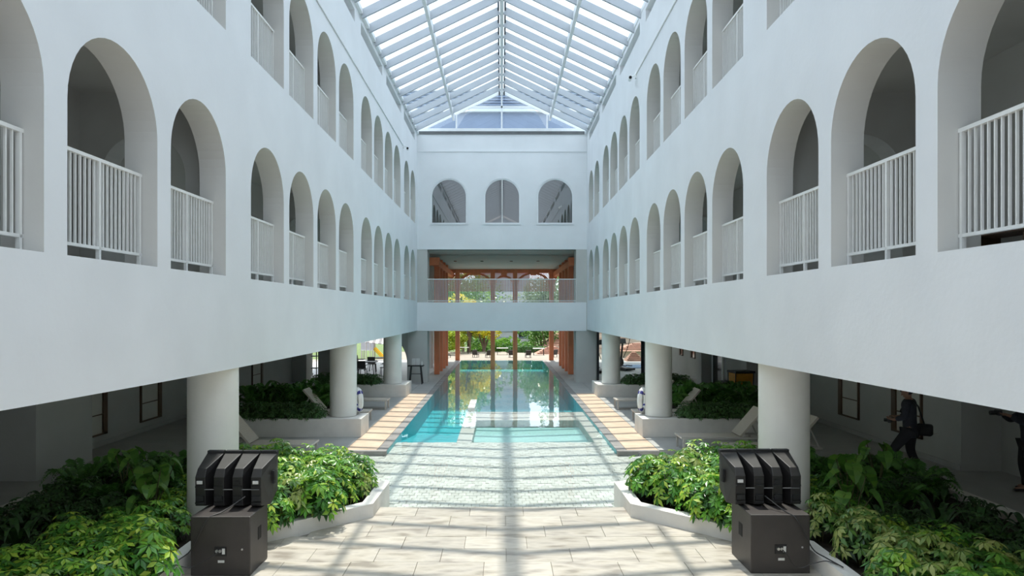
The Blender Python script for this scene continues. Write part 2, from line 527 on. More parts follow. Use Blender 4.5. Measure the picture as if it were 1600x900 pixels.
# far end wall with three arched windows
mb = MB()
P = lambda s, z, o: (s, END+o, z)
WINS = [(-3.36, -1.64), (-0.84, 0.88), (1.67, 3.39)]
arch_band(mb, P, -W-TW, W+TW, 6.29, TOP-0.02, [(a, b, 7.5, 8.79, True) for a, b in WINS], 0.4, n=26)
wall_caps(mb, P, -W-TW, W+TW, 6.29, TOP-0.02, 0.4)
mb.box(-W, W, END-0.03, END+.02, 10.9, 10.97)
struct(mb.build('wall_far', M['wall']))
struct(MB().box(-W, W, END-.06, END+.1, TOP-0.06, TOP+.06).build('trim_1', M['greyseal']))
struct(MB().box(-W, W, END-.08, END+.1, TOP+.06, TOP+.2).build('trim_2', M['frame']))
# room behind those windows
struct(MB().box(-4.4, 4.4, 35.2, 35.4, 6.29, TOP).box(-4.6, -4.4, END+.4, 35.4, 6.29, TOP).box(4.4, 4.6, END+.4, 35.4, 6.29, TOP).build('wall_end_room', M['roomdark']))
struct(MB().box(-4.6, 4.6, END+.4, 35.4, TOP-.15, TOP).build('ceiling', M['under']))
for i, (a, b) in enumerate(WINS):
    w = sempty('window_%d' % (i+1))
    c, r = (a+b)/2, (b-a)/2
    fr = MB(); n = 26
    def ring(rr):
        return [(c-rr, 7.5+(r-rr))] + [(c-rr*math.cos(PI*k/n), 8.79+rr*math.sin(PI*k/n)) for k in range(n+1)] + [(c+rr, 7.5+(r-rr))]
    o_, i_ = ring(r), ring(r-.06)
    m_ = len(o_)
    for y in (END+.03, END+.11):
        fr.add([(p[0], y, p[1]) for p in o_]+[(p[0], y, p[1]) for p in i_], [(k, (k+1) % m_, m_+(k+1) % m_, m_+k) for k in range(m_)])
    fr.add([(p[0], END+.03, p[1]) for p in i_]+[(p[0], END+.11, p[1]) for p in i_], [(k, (k+1) % m_, m_+(k+1) % m_, m_+k) for k in range(m_)])
    fr.build('window_frame', M['frame'], w)
    MB().add([(p[0], END+.08, p[1]) for p in i_], [tuple(range(m_))]).build('pane', M['end_pane'], w)
    if i == 1:
        MB().box(c-.02, c+.02, END+.05, END+.11, 7.55, 9.62).build('mullion', M['rail'], w)
    MB().box(a-.03, b+.03, END-.03, END+.05, 7.46, 7.5).build('window_sill', M['wall'], w)

# skylight: rafters, purlins, ridge, panes
sky = sempty('ceiling_skylight')
EV = TOP+0.02
def slope(x): return RIDGE-(RIDGE-EV)*abs(x)/W
ys = [NEAR+0.2+1.0*k for k in range(40) if NEAR+0.2+k < END-.05]
rmesh = {}
for sx in (-1, 1):
    mb = MB().bar((sx*(W-.02), 0, slope(W)-.10), (sx*.10, 0, slope(.1)-.10), 0.075, 0.24)
    rmesh[sx] = mb.mesh('rafter', M['rafter'])
    pm = []
    for (xa, xb) in ((0.06, 2.25), (2.29, W)):
        pm.append(MB().add([(sx*xa, 0, slope(xa)+.03), (sx*xb, 0, slope(xb)+.03), (sx*xb, 0.99, slope(xb)+.03), (sx*xa, 0.99, slope(xa)+.03)], [(0,1,2,3)]).mesh('glass_pane', M['pane']))
    for y in ys:
        put('rafter', rmesh[sx], sky, (0, y, 0))
        for me in pm:
            put('glass_pane', me, sky, (0, y, 0))
    MB().bar((sx*2.27, NEAR, slope(2.27)-.13), (sx*2.27, END, slope(2.27)-.13), 0.10, 0.30).build('purlin', M['frame'], sky)
    MB().bar((sx*(W-.04), NEAR, EV-.02), (sx*(W-.04), END, EV-.02), 0.10, 0.14).build('eaves_beam', M['frame'], sky)
MB().bar((0, NEAR, RIDGE-.02), (0, END, RIDGE-.02), 0.13, 0.30).build('ridge_beam', M['frame'], sky)
for sx in (-1, 1):
    MB().bar((sx*.115, NEAR, RIDGE-.10), (sx*.115, END, RIDGE-.10), 0.055, 0.12).build('ridge_seal', M['seal'], sky)
# gable
gb = sempty('window_gable')
for sx in (-1, 1):
    MB().bar((sx*W, END, EV+.05), (0, END, RIDGE), 0.10, 0.16, up=(0,0,1)).build('gable_rafter', M['frame'], gb)
for x in (-2.15, 0, 2.15):
    MB().box(x-.035, x+.035, END-.04, END+.06, TOP+.15, slope(x)-.05).build('mullion', M['frame'], gb)
zt = 13.02
xt = W*(RIDGE-zt)/(RIDGE-EV)
MB().box(-xt, xt, END-.04, END+.06, zt-.045, zt+.045).build('transom', M['frame'], gb)
cuts = [-W, -2.15, 0, 2.15, W]
for a, b in zip(cuts, cuts[1:]):
    xa, xb = max(a, -xt), min(b, xt)
    poly = [(a, TOP+.15), (b, TOP+.15)]
    if a < -xt: poly += [(b, slope(b)), (a, slope(a))] if slope(b) < zt else [(b, zt), (-xt, zt)]
    elif b > xt: poly += [(b, slope(b)), (a, slope(a))] if slope(a) < zt else [(xt, zt), (a, zt)]
    else: poly += [(b, min(zt, slope(b))), (a, min(zt, slope(a)))]
    MB().add([(x, END+.01, z) for x, z in poly], [tuple(range(len(poly)))]).build('pane', M['gable_pane'], gb)
for sx in (-1, 1):
    MB().add([(0, END+.01, zt), (sx*xt, END+.01, zt), (0, END+.01, RIDGE)], [(0,1,2)]).build('pane', M['gable_pane'], gb)
# plant room on the roof beyond the gable
pr = thing('roof_plant_room', 'blue grey louvred plant room on the roof beyond the glass gable', 'building', (0, 37, TOP))
MB().box(-9, 9, 0, 4, -.2, 2.35).build('wall_panel', M['bluegrey'], pr)
MB().box(-9.1, 9.1, -.25, 4, 2.35, 2.52).build('ledge', M['frame'], pr)
lv = MB().bar((-9, 0, 0), (9, 0, 0), 0.16, 0.03, up=(0, -.6, 1)).mesh('louvre', M['louvre'])
for k in range(6):
    put('louvre', lv, pr, (0, -.08, 2.62+.15*k))
MB().box(-9, 9, 0.02, 4, 2.52, 3.5).build('louvre_backing', M['bluegrey'], pr)
MB().box(-9.1, 9.1, -.2, 4, 3.5, 3.6).build('roof', M['frame'], pr)

# near end of the court behind the camera (seen only as a reflection)
mb = MB()
P = lambda s, z, o: (s, NEAR-o, z)
arch_band(mb, P, -11, 11, 0, TOP, [(-3.36, -1.64, 7.5, 8.79, True), (-.84, .88, 7.5, 8.79, True), (1.67, 3.39, 7.5, 8.79, True)], .3)
mb.add([(-W, NEAR, TOP), (W, NEAR, TOP), (0, NEAR, RIDGE)], [(0,1,2)])
struct(mb.build('wall_near', M['wall']))

# undercroft outer walls
for sx, side in ((-1, 'left'), (1, 'right')):
    mb = MB()
    if sx < 0:
        wx, py, far = 10.0, 13.45, 36.0
        pol = [(10.9, NEAR), (10.5, NEAR), (10.5, py), (9.2, py), (9.2, 15.3), (wx, 15.3), (wx, far), (10.9, far)]
    else:
        wx, py, far = 9.65, 14.3, 39.5
        pol = [(10.9, NEAR), (10.5, NEAR), (10.5, py), (wx, py), (wx, far), (10.9, far)]
    mb.prism([(sx*a, b) for a, b in pol], 0, SOF+.19, lambda u, v, t: (u, v, t))
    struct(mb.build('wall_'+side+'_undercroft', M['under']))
    mb = MB()
    bb = [(py+1.9 if sx < 0 else py, far)]
    for a, b in bb:
        mb.box(min(sx*wx, sx*(wx-.03)), max(sx*wx, sx*(wx-.03)), a, b, 0, .12)
    struct(mb.build('baseboard_'+side, M['deck']))

wn_ = [4]
def wall_window(sx, wx, y0, y1, z0, z1, glass='blind', rail=True, brown=True):
    w = sempty('window_%d' % wn_[0]); wn_[0] += 1
    xf = sx*(wx-.03)
    mb = MB()
    t = .07 if brown else .05
    X0, X1 = sorted((sx*(wx-.05), sx*(wx+.02)))
    mb.box(X0, X1, y0, y0+.05, z0, z1).box(X0, X1, y1-t*2.6, y1, z0, z1).box(X0, X1, y0, y1, z0, z0+.04).box(X0, X1, y0, y1, z1-.05, z1)
    mb.build('window_frame', M['wood'], w)
    a, b = sorted((sx*(wx-.012), sx*(wx+.01)))
    MB().box(a, b, y0+.05, y1-t*2.6, z0+.04, z1-.05).build('pane', M[glass], w)
    if rail:
        a, b = sorted((sx*(wx-.035), sx*(wx-.01)))
        MB().box(a, b, y0+.05, y1-t*2.6, z0+.50, z0+.525).build('glazing_bar', M['wood'], w)
for y0, y1 in ((16.1, 17.2), (18.8, 19.95), (27.2, 28.4)):
    wall_window(-1, 10.0, y0, y1, .28, 2.25)
for y0, y1 in ((15.6, 16.8), (18.35, 19.45)):
    wall_window(1, 9.65, y0, y1, .42, 2.25)
for y0, y1 in ((33.9, 34.7), (36.2, 36.9)):
    wall_window(1, 9.65, y0, y1, 1.0, 2.3, glass='darkglass', rail=False)
d1 = sempty('door_1')
MB().box(9.58, 9.66, 29.6, 30.9, 0, 2.2).build('door_leaf', M['darkglass'], d1)
MB().box(9.56, 9.66, 29.5, 29.6, 0, 2.3).box(9.56, 9.66, 30.9, 31.0, 0, 2.3).box(9.56, 9.66, 29.5, 31.0, 2.2, 2.3).build('door_frame', M['frame'], d1)
struct(MB().box(9.2, 9.66, 25.6, 26.2, 0, SOF).box(9.2, 9.66, 31.4, 32.0, 0, SOF).build('wall_pier', M['under']))
struct(MB().box(-10.1, -9.3, 32.4, 33.2, 0, SOF).build('wall_pier', M['under']))
t = thing('bench', 'brown wooden bench against the gallery wall behind the near right balustrade', 'bench', (6.05, 8.0, SILL1))
MB().box(-.2, .2, -.4, .6, .40, .45).build('seat', M['wood'], t)
for y in (-.36, .53):
    MB().box(-.18, .18, y-.03, y+.03, 0, .40).build('leg', M['wood'], t)
# round columns carrying the arcades
for sx in (-1, 1):
    for yc in (1.85, 10.36, 18.87, 27.38):
        zb_ = .165 if yc < 15 else .482
        mb = MB().lathe([(.365, zb_), (.365, SOF+.185)], (sx*(4.39 if sx < 0 or yc > 20 else 4.29 if yc < 15 else 4.345), yc, 0), 40)
        struct(mb.build('column', M['column'], smooth=True))

# far end hall beyond the bridge
for sx, side in ((-1, 'left'), (1, 'right')):
    def XB(mb, a, b, *r):
        return mb.box(min(sx*a, sx*b), max(sx*a, sx*b), *r)
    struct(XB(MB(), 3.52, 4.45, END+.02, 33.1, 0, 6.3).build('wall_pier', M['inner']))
    mb = MB()
    P = lambda s, z, o, sx=sx: (sx*(4.15+o), s, z)
    arch_band(mb, P, 33.1, 47.2, 0, 6.3, [(33.7, 36.2, 0, 1.1, True), (37.2, 40.2, 0, 1.6, True), (41.2, 44.2, 0, 1.6, True)], .3)
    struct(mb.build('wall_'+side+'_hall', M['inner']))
    # cross wall at the end of the undercroft
    mb = MB()
    P = lambda s, z, o, sx=sx: (sx*s, END+.05+o, z)
    if sx < 0:
        arch_band(mb, P, 4.45, 8.7, 0, SOF, [(4.48, 7.6, 0, .88, True)], .35, n=30)
    else:
        arch_band(mb, P, 4.45, 7.0, 0, SOF, [(4.5, 6.75, .02, 2.46, False)], .35)
    struct(mb.build('wall_'+side+'_end', M['under']))
struct(MB().box(-11, 11, END+.1, 47.4, 6.29, 6.45).build('ceiling', M['soffit']))
NTH4 = {-2.7: 'first', -1.15: 'second', .55: 'third', 2.1: 'fourth'}
for x in (-2.7, -1.15, .55, 2.1):
    o = MB().lathe([(.09, 0), (.09, .03), (.07, .03)], (0, 0, 0), 16).build('ceiling_light', M['darkglass'], None, loc=(x, 39.5, 6.26))
    tag(o, 'small round dark downlight in the ceiling over the pool, %s from the left' % NTH4[x], 'light', 'downlights over the far pool end')
struct(MB().box(-W, W, END, END+.22, 2.44, 3.79).build('wall_bridge', M['wall']))
struct(MB().box(-W, W, END+.2, 34.4, 2.44, 3.74).build('floor', M['soffit']))

# ------------------------------------------------------------------ ground
def flr(mb, m): return struct(mb.build('floor', m))
for sx in (-1, 1):
    def XB(mb, a, b, *r):
        return mb.box(min(sx*a, sx*b), max(sx*a, sx*b), *r)
    flr(XB(MB(), 3.80, 12.5, 16.5, 47.4, -.6, 0), M['deck'])
    flr(XB(MB(), 4.30, 12.5, 13.5, 16.5, -.6, 0), M['deck'])
    flr(XB(MB(), 8.05, 12.5, NEAR, 13.5, -.6, 0), M['deck'])
    flr(XB(MB(), 2.92, 3.80, 16.52, 47.4, -.7, -.03), M['grout'])
# travertine apron
fm = sempty('floor_apron')
MB().box(-4.1, 4.1, NEAR, 11.38, -.6, .055).build('floor_base', M['grout'], fm)
sm = {}
y1 = 11.40
row = 0
while y1 > 3.9:
    y0 = y1-.5
    x = -4.0 - (row % 3)*0.29
    while x < 4.0:
        a, b = max(x, -4.0), min(x+.87, 4.0)
        cx, cy = (a+b)/2, (y0+y1)/2
        lim = 3.9 if cy < 9 else 3.9-(cy-9)*1.05
        if b-a > .08 and min(abs(a), abs(b)) < lim+.1:
            key = round(b-a, 2)
            if key not in sm:
                sm[key] = MB().box(-key/2+.0025, key/2-.0025, -.2475, .2475, -.03, .03).mesh('slab', M['marble'], bevel=.003, seg=1)
            put('slab', sm[key], fm, (cx, cy, .05+R.uniform(-.002, .002)))
        x += .87
    y1 = y0
    row += 1
# shallow paved beach under water
PZ = -.13
fb = sempty('floor_beach')
MB().box(-4.35, 4.35, 11.38, 18.0, -.6, PZ-.004).build('floor_base', M['palegrout'], fb)
pv = [MB().box(-.068, .068, -.088, .088, -.03, .012).mesh('paver', M['paver'], bevel=.01, seg=1)]
stuff = MB()
n_ = 0
yy = 11.5
rr = 0
while yy < 18.0:
    xx = -4.25 + (.07 if rr % 2 else 0)
    while xx < 4.25:
        inbed = abs(xx) > 1.9 and yy < 12.2 + (abs(xx)-1.9)*.42
        copz = abs(xx) > 2.78 and yy > 16.4
        if not inbed and not copz:
            if n_ < 290 and abs(xx) < 1.9:
                put('paver', pv[0], fb, (xx, yy, PZ+R.uniform(-.006, .006))); n_ += 1
            else:
                dz = R.uniform(-.006, .006)
                stuff.box(xx-.068, xx+.068, yy-.088, yy+.088, PZ-.03, PZ+.012+dz)
        xx += .14
    yy += .18
    rr += 1
so = stuff.build('paver_field', M['paver'], fb); so['kind'] = 'stuff'
# pool basin
pl = sempty('floor_pool')
DZ = -.62
MB().add([(-2.78, 18.0, PZ), (-1.2, 18.0, PZ), (-1.2, 22.0, DZ), (-2.78, 22.0, DZ)], [(0,1,2,3)]).build('ramp', M['pool'], pl)
MB().box(-2.78, 2.78, 23.5, 47.0, DZ-.1, DZ).box(-2.78, -1.2, 22.0, 23.5, DZ-.1, DZ).build('basin_floor', M['pool'], pl)
MB().box(-2.95, -2.78, 16.5, 47.2, DZ-.1, -.02).build('basin_side', M['pool'], pl)
MB().box(2.78, 2.95, 16.5, 47.2, DZ-.1, -.02).build('basin_side', M['pool'], pl)
MB().box(-2.95, 2.95, 47.0, 47.25, DZ-.1, -.035).build('basin_end', M['kidpool'], pl)
MB().box(-.8, 2.45, 18.0, 21.7, -.42, -.34).build('splash_pool_floor', M['kidpool'], pl)
MB().box(-1.2, -.8, 18.0, 23.5, DZ, PZ+.02).build('splash_pool_rim', M['paver'], pl)
MB().box(2.45, 2.78, 18.0, 23.5, DZ, PZ+.02).build('splash_pool_rim', M['paver'], pl)
MB().box(-.8, 2.45, 21.7, 23.5, DZ, PZ+.02).build('splash_pool_rim', M['paver'], pl)
MB().box(-.8, 2.45, 17.98, 18.02, -.34, PZ-.02).build('splash_pool_wall', M['kidpool'], pl)
MB().box(-1.17, -.93, 23.3, 25.6, DZ, .05).build('pool_stub_wall', M['planter'], pl, bevel=.01)
# water sheet
wat = MB().add([(-4.3, 11.40, 0), (4.3, 11.40, 0), (4.3, 16.5, 0), (-4.3, 16.5, 0)], [(0,1,2,3)])
wat.add([(-2.785, 16.5, 0), (2.785, 16.5, 0), (2.785, 47.2, 0), (-2.785, 47.2, 0)], [(0,1,2,3)])
bmv = wat.build('water', M['water'], None, loc=(0, 0, -.012)); struct(bmv)
# coping stones and tan tiles along the pool
fp = sempty('floor_poolside')
cm = MB().box(-.122, .122, -.245, .245, -.05, 0).mesh('coping_stone', M['coping'], bevel=.006, seg=1)
tm = MB().box(-.38, .38, -.244, .244, -.05, -.002).mesh('tile', M['tan'], bevel=.004, seg=1)
gm = MB().box(-.38, .38, -.244, .244, -.05, -.002).mesh('tile', M['deck'], bevel=.004, seg=1)
for sx in (-1, 1):
    y = 16.75
    while y < 47.2:
        put('coping_stone', cm, fp, (sx*2.905, y, R.uniform(-.003, .002)))
        put('tile', tm if y < 27.9 else gm, fp, (sx*3.415, y, R.uniform(-.002, .002)))
        y += .5
    MB().box(min(sx*2.78, sx*3.8), max(sx*2.78, sx*3.8), 16.36, 16.5, -.3, -.001).build('edge_strip', M['coping'], fp)
# land outside
struct(MB().box(-120, 120, 58, 240, -3.4, -2.4).box(-120, -9, 47.25, 58, -.8, -.12).box(9, 120, 47.25, 58, -.8, -.12).box(-120, -12.5, -20, 47.25, -.8, -.12).box(12.5, 120, -20, 47.25, -.8, -.12).build('ground_lawn', M['grassm']))
struct(MB().box(-9, 9, 47.3, 58, -.3, -.06).build('floor_terrace', M['terrace']))
struct(MB().box(-30, -9.0, 47.3, 49, -.3, -.08).box(-30, -12.5, 36, 47.3, -.3, -.08).build('floor_path', M['terrace']))

# ================================================================== planting beds
def bed(sx, name):
    """low white wall round the front bed"""
    e = thing('planting_bed', name, 'planter')
    path = [(3.97, 4.0), (3.97, 9.0), (3.35, 9.62), (2.05, 10.86), (2.02, 12.25), (4.3, 13.35), (7.9, 13.35), (7.9, 8.7)]
    w = .19
    # offset polyline to the inside
    def off(i, d):
        p = Vector(path[i])
        a = (p-Vector(path[i-1])).normalized() if i > 0 else None
        b = (Vector(path[i+1])-p).normalized() if i < len(path)-1 else None
        nrm = lambda t: Vector((t.y, -t.x))
        if a is None: n = nrm(b); return p+n*d
        if b is None: n = nrm(a); return p+n*d
        n = (nrm(a)+nrm(b)).normalized()
        return p+n*d/max(.3, n.dot(nrm(a)))
    ins = [off(i, w) for i in range(len(path))]
    mb = MB()
    for i in range(len(path)-1):
        q = [path[i], path[i+1], tuple(ins[i+1]), tuple(ins[i])]
        zb = -.2
        mb.add([(sx*x, y, zb) for x, y in q]+[(sx*x, y, .29) for x, y in q], [(0,1,2,3),(4,5,6,7),(0,1,5,4),(2,3,7,6)] + ([(3,0,4,7)] if i == 0 else []) + ([(1,2,6,5)] if i == len(path)-2 else []))
    mb.build('low_wall', M['planter'], e)
    poly = [tuple(p) for p in ins] + [(7.9, 4.0)]
    MB().prism([(sx*x, y) for x, y in poly], -.1, .16, lambda u, v, t: (u, v, t)).build('soil', M['soil'], e)
    return e
bed(-1, 'low white walled planting bed of umbrella plants on the left of the apron')
bed(1, 'low white walled planting bed of umbrella plants on the right of the apron')

def planter(sx, y0, y1, x1, name):
    e = thing('planter', name, 'planter', (0, 0, 0))
    def XB(a, b, *r):
        return MB().box(min(sx*a, sx*b), max(sx*a, sx*b), *r)
    mb = XB(3.76, x1, y0, y0+.16, 0, .48)
    for a, b, c, d in ((3.76, x1, y1-.16, y1), (3.76, 3.92, y0+.16, y1-.16), (x1-.16, x1, y0+.16, y1-.16)):
        mb.box(min(sx*a, sx*b), max(sx*a, sx*b), c, d, 0, .48)
    mb.build('planter_wall', M['planter'], e)
    XB(3.92, x1-.16, y0+.16, y1-.16, .02, .40).build('soil', M['soil'], e)
    XB(3.92, 4.95, y0+.16, y1-.16, .38, .47).build('column_plinth', M['planter'], e)
    return e
planter(-1, 18.2, 19.25, 7.9, 'low white planter with dark hedge round the middle column on the left')
planter(1, 18.2, 19.25, 7.9, 'low white planter with dark hedge round the middle column on the right')
planter(-1, 26.7, 28.4, 7.5, 'low white planter around the far column on the left, nearest the dining tables')
planter(1, 26.7, 28.4, 7.5, 'low white planter around the far column on the right, before the gym glass')

# ------------------------------------------------------------------ foliage meshes
def palmate(n, L, wd, droop, rnd):
    mb = MB()
    for k in range(n):
        t = 2*PI*k/n + rnd.uniform(-.15, .15)
        l = L*rnd.uniform(.8, 1.05)
        c, s = math.cos(t), math.sin(t)
        def q(r, side, z): return (c*r - s*side, s*r + c*side, z)
        dz = droop*rnd.uniform(.7, 1.3)
        mb.add([q(.012, 0, 0), q(l*.55, wd, -dz*l*.35), q(l*.5, 0, -dz*l*.25-.006), q(l*.55, -wd, -dz*l*.35), q(l, 0, -dz*l)],
               [(0,1,2), (0,2,3), (1,4,2), (2,4,3)])
    return mb
rl = random.Random(3)
leafm = {}
for key in ('leaf', 'leafvar', 'leafdark'):
    leafm[key] = [palmate(rl.choice((7, 8, 8)), rl.uniform(.112, .138), .025, rl.uniform(.2, .6), rl).mesh('leaf', M[key]) for _ in range(5)]

def dome_spots(n, rad, h, rnd, low=.15):
    out = []
    for i in range(n):
        u = (i+.5)/n
        el = math.asin(low+(1-low)*u) if True else 0
        az = i*2.39996 + rnd.uniform(-.4, .4)
        r = rnd.uniform(.82, 1.08)
        d = Vector((math.cos(el)*math.cos(az), math.cos(el)*math.sin(az), math.sin(el)))
        out.append((Vector((d.x*rad*r, d.y*rad*r, h*(.25+.75*d.z*r))), d))
    return out

def orient(d, rnd, upb=.9):
    nrm = (d+Vector((0, 0, upb))+Vector((rnd.uniform(-.25, .25), rnd.uniform(-.25, .25), 0))).normalized()
    q = nrm.to_track_quat('Z', 'Y')
    return (q.to_matrix() @ Matrix.Rotation(rnd.uniform(0, 6.28), 3, 'Z'))

def foliage_mesh(mk, n, rad, h, rnd, scale=1.0, low=.1):
    mb = MB()
    for p, d in dome_spots(n, rad, h, rnd, low):
        lm = palmate(rnd.choice((6, 7, 8)), rnd.uniform(.11, .16)*scale, .026*scale, rnd.uniform(.2, .7), rnd)
        m3 = orient(d, rnd)
        mb.add([m3 @ Vector(v) + p for v in lm.v], lm.f)
    # inner leaves to close gaps
    for p, d in dome_spots(n//2, rad*.62, h*.72, rnd, low):
        lm = palmate(6, .13*scale, .03*scale, .4, rnd)
        m3 = orient(d, rnd)
        mb.add([m3 @ Vector(v) + p for v in lm.v], lm.f)
    return mb.mesh('foliage', M[mk])
def stem_mesh(h, rad, rnd, n=7):
    mb = MB()
    for k in range(n):
        a = rnd.uniform(0, 6.28); r = rad*rnd.uniform(.2, .8)
        mb.tube([(r*.2*math.cos(a), r*.2*math.sin(a), -.02), (r*.6*math.cos(a), r*.6*math.sin(a), h*.4), (r*math.cos(a), r*math.sin(a), h*.8)], [.010, .008, .005], 5)
    return mb.mesh('stem', M['bstem'])
stems = [stem_mesh(.55, .3, rl) for _ in range(3)]
stems_s = [stem_mesh(.3, .2, rl) for _ in range(2)]
inner = {k: [foliage_mesh('leafdark', 16, .26, .42, rl) for _ in range(2)] for k in ('leaf', 'leafvar')}  # inner leaves coloured darker to paint shade into the shrub gaps
fol = {k: [foliage_mesh(k, 34, .36, .58, rl) for _ in range(4)] for k in ('leaf', 'leafvar', 'leafdark')}
hedgem = [foliage_mesh('hedge', 44, .30, .36, rl, .55, .0) for _ in range(4)]

def frond_plant(nf, L, lw, mk, rnd, pinnate=True, lift=.9):
    """arching fronds; each frond its own mesh"""
    out = []
    for k in range(nf):
        az = 2*PI*k/nf + rnd.uniform(-.3, .3)
        l = L*rnd.uniform(.75, 1.1)
        up = lift*rnd.uniform(.7, 1.15)
        mb = MB()
        c, s = math.cos(az), math.sin(az)
        pts = []
        for i in range(11):
            t = i/10
            r = l*(.08+.75*t)*(.75 if up > .9 else 1)
            z = l*(up*t - .75*up*t*t*t)
            pts.append(Vector((c*r, s*r, z)))
        if pinnate:
            mb.tube([pts[0], pts[3], pts[6], pts[10]], [.008, .007, .005, .002], 4)
            for i in range(1, 11):
                for sg in (-1, 1):
                    for hf in (0, .5):
                        j = min(i+hf, 10)
                        i0 = int(j); i1 = min(i0+1, 10)
                        p = pts[i0].lerp(pts[i1], j-i0)
                        ll = lw*math.sin(PI*(.12+.80*(j/10)))
                        side = Vector((-s, c, 0))*sg
                        fwd = (pts[min(i0+1, 10)]-pts[max(i0-1, 0)]).normalized()
                        tip = p + side*ll + fwd*ll*.45 + Vector((0, 0, -ll*.25))
                        mid = p + side*ll*.5 + fwd*ll*.4
                        mb.add([p-fwd*.012, mid+fwd*.014, tip, mid-fwd*.02], [(0,1,2), (0,2,3)])
        else:
            prev = None
            for i in range(11):
                t = i/10
                ww = lw*math.sin(PI*min(.98, .12+.86*t))
                side = Vector((-s, c, 0))
                a, b = pts[i]+side*ww+Vector((0,0,ww*.3)), pts[i]-side*ww+Vector((0,0,ww*.3))
                if prev:
                    mb.add([prev[0], a, pts[i], prev[2]], [(0,1,2,3)])
                    mb.add([prev[2], pts[i], b, prev[1]], [(0,1,2,3)])
                prev = (a, b, pts[i])
        out.append(mb.mesh('frond' if pinnate else 'leaf', M[mk]))
    return out
ferns = [frond_plant(11, .95, .16, 'fern', rl), frond_plant(12, .85, .14, 'fern', rl, lift=1.1)]
straps = [frond_plant(10, .75, .055, 'leafdark', rl, False, 1.15), frond_plant(9, .65, .06, 'leafdark', rl, False, 1.0)]
straps_g = [frond_plant(12, .8, .045, 'fern', rl, False, 1.25)]
def taro_leaf(L, rnd):
    out = [(0, -.02), (.16, -.30), (.36, -.34), (.50, -.12), (.50, .15), (.36, .50), (.14, .88), (0, 1.0)]
    mb = MB()
    for sg in (-1, 1):
        pts = [(sg*x*L, y*L, (abs(x)*.28 - y*y*.25)*L) for x, y in out]
        ctr = [(0, y*L, -y*y*.25*L-.01) for x, y in out]
        for i in range(len(out)-1):
            mb.add([ctr[i], pts[i], pts[i+1], ctr[i+1]], [(0,1,2,3)])
    return mb.mesh('leaf', M['taro'])
taros = [taro_leaf(rl.uniform(.20, .27), rl) for _ in range(3)]

def shrub(x, y, z, key, detailed, label, group, rnd, sc=1.0):
    e = thing('umbrella_plant', label, 'shrub', (x, y, z), rnd.uniform(0, 6.28), group)
    e.scale = (sc, sc, sc*(1.28 if detailed else .95))
    put('stem', rnd.choice(stems), e)
    if detailed:
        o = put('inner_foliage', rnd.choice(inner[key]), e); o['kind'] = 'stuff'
        for p, d in dome_spots(42, .37, .58, rnd, .05):
            m3 = orient(d, rnd)
            put('leaf', rnd.choice(leafm[key]), e, p, m3.to_euler(), rnd.uniform(.8, 1.15))
    else:
        o = put('foliage', rnd.choice(fol[key]), e); o['kind'] = 'stuff'
    return e
rs = random.Random(21)
NTH = 'first second third fourth fifth sixth seventh eighth ninth tenth eleventh twelfth thirteenth fourteenth fifteenth sixteenth seventeenth eighteenth nineteenth twentieth'.split()
for sx in (-1, 1):
    sd = 'left' if sx < 0 else 'right'
    y = 5.2
    r_ = 0
    nrow = 20
    while y < 13.2:
        x = 2.3 + (.22 if r_ % 2 else 0)
        cnt = 0
        while x < 7.7:
            px, py = x+rs.uniform(-.09, .09), y+rs.uniform(-.09, .09)
            lim = 4.12 if sx > 0 else 4.02
            lim = lim if py < 9.1 else lim-(py-9.1)*1.06
            lim = max(lim, 2.5)
            if py > 12.45+(px-2.2)*.40: lim = 99
            near_col = math.hypot(px-(4.39 if sx < 0 else 4.29), py-10.36) < .80
            if 8.1 < py < 9.4: lim = max(lim, 4.30)
            if px > lim and not near_col and px*1064/py < 860:
                cnt += 1
                place = 'umbrella plant in %s bed, %s row from pool tip, %s from low wall' % (sd, NTH[nrow-1-r_], NTH[cnt-1])
                inside = px < 4.9 and py > 8.6 or (px < 5.4 and py <= 8.6)
                if inside:
                    key = 'leafvar' if (sx > 0 and 4.3 < px < 5.2 and 7.2 < py < 9.7 and rs.random() < .75) or rs.random() < .10 else 'leaf'
                    shrub(sx*px, py, .15, key, True, ('yellow variegated ' if key == 'leafvar' else 'bright green ')+place, ('yellow ' if key == 'leafvar' else 'green ')+'umbrella plants in the %s bed' % sd, rs, rs.uniform(.85, 1.1))
                elif px < 6.1 or rs.random() < .35:
                    shrub(sx*px, py, .13, 'leaf' if px < 5.6 else 'leafdark', False, 'shaded '+place, 'shaded umbrella plants in the %s bed' % sd, rs, rs.uniform(.62, .82))  # outermost plants take the shade-darkened leaf colour
            x += .44
        y += .42
        r_ += 1
for sx, sd in ((-1, 'left'), (1, 'right')):
    for x, y, lb in ((2.52, 12.05, 'at the very tip toward the pool'), (2.62, 11.45, 'filling the corner behind the tip'), (2.98, 10.95, 'leaning over the low wall bend'), (3.1, 11.9, 'just behind the tip shrubs')):
        shrub(sx*x, y, .15, 'leaf', True, 'bright green umbrella plant in %s bed, %s' % (sd, lb), 'green umbrella plants in the %s bed' % sd, rs, .95)
# one taller pale shoot beside the left speakers
e = thing('umbrella_plant', 'tall lime green umbrella plant shoot standing above the left bed', 'shrub', (-3.95, 12.25, .15))
MB().tube([(0, 0, 0), (.02, 0, .4), (0, .02, .82)], [.012, .01, .006], 6).build('stem', M['bstem'], e)
for k in range(5):
    m3 = orient(Vector((math.cos(k*1.3)*.6, math.sin(k*1.3)*.6, 1)), rs)
    put('leaf', leafm['leafvar'][k % 5], e, (math.cos(k*1.3)*.12, math.sin(k*1.3)*.10, .80+.02*k), m3.to_euler(), 1.15)

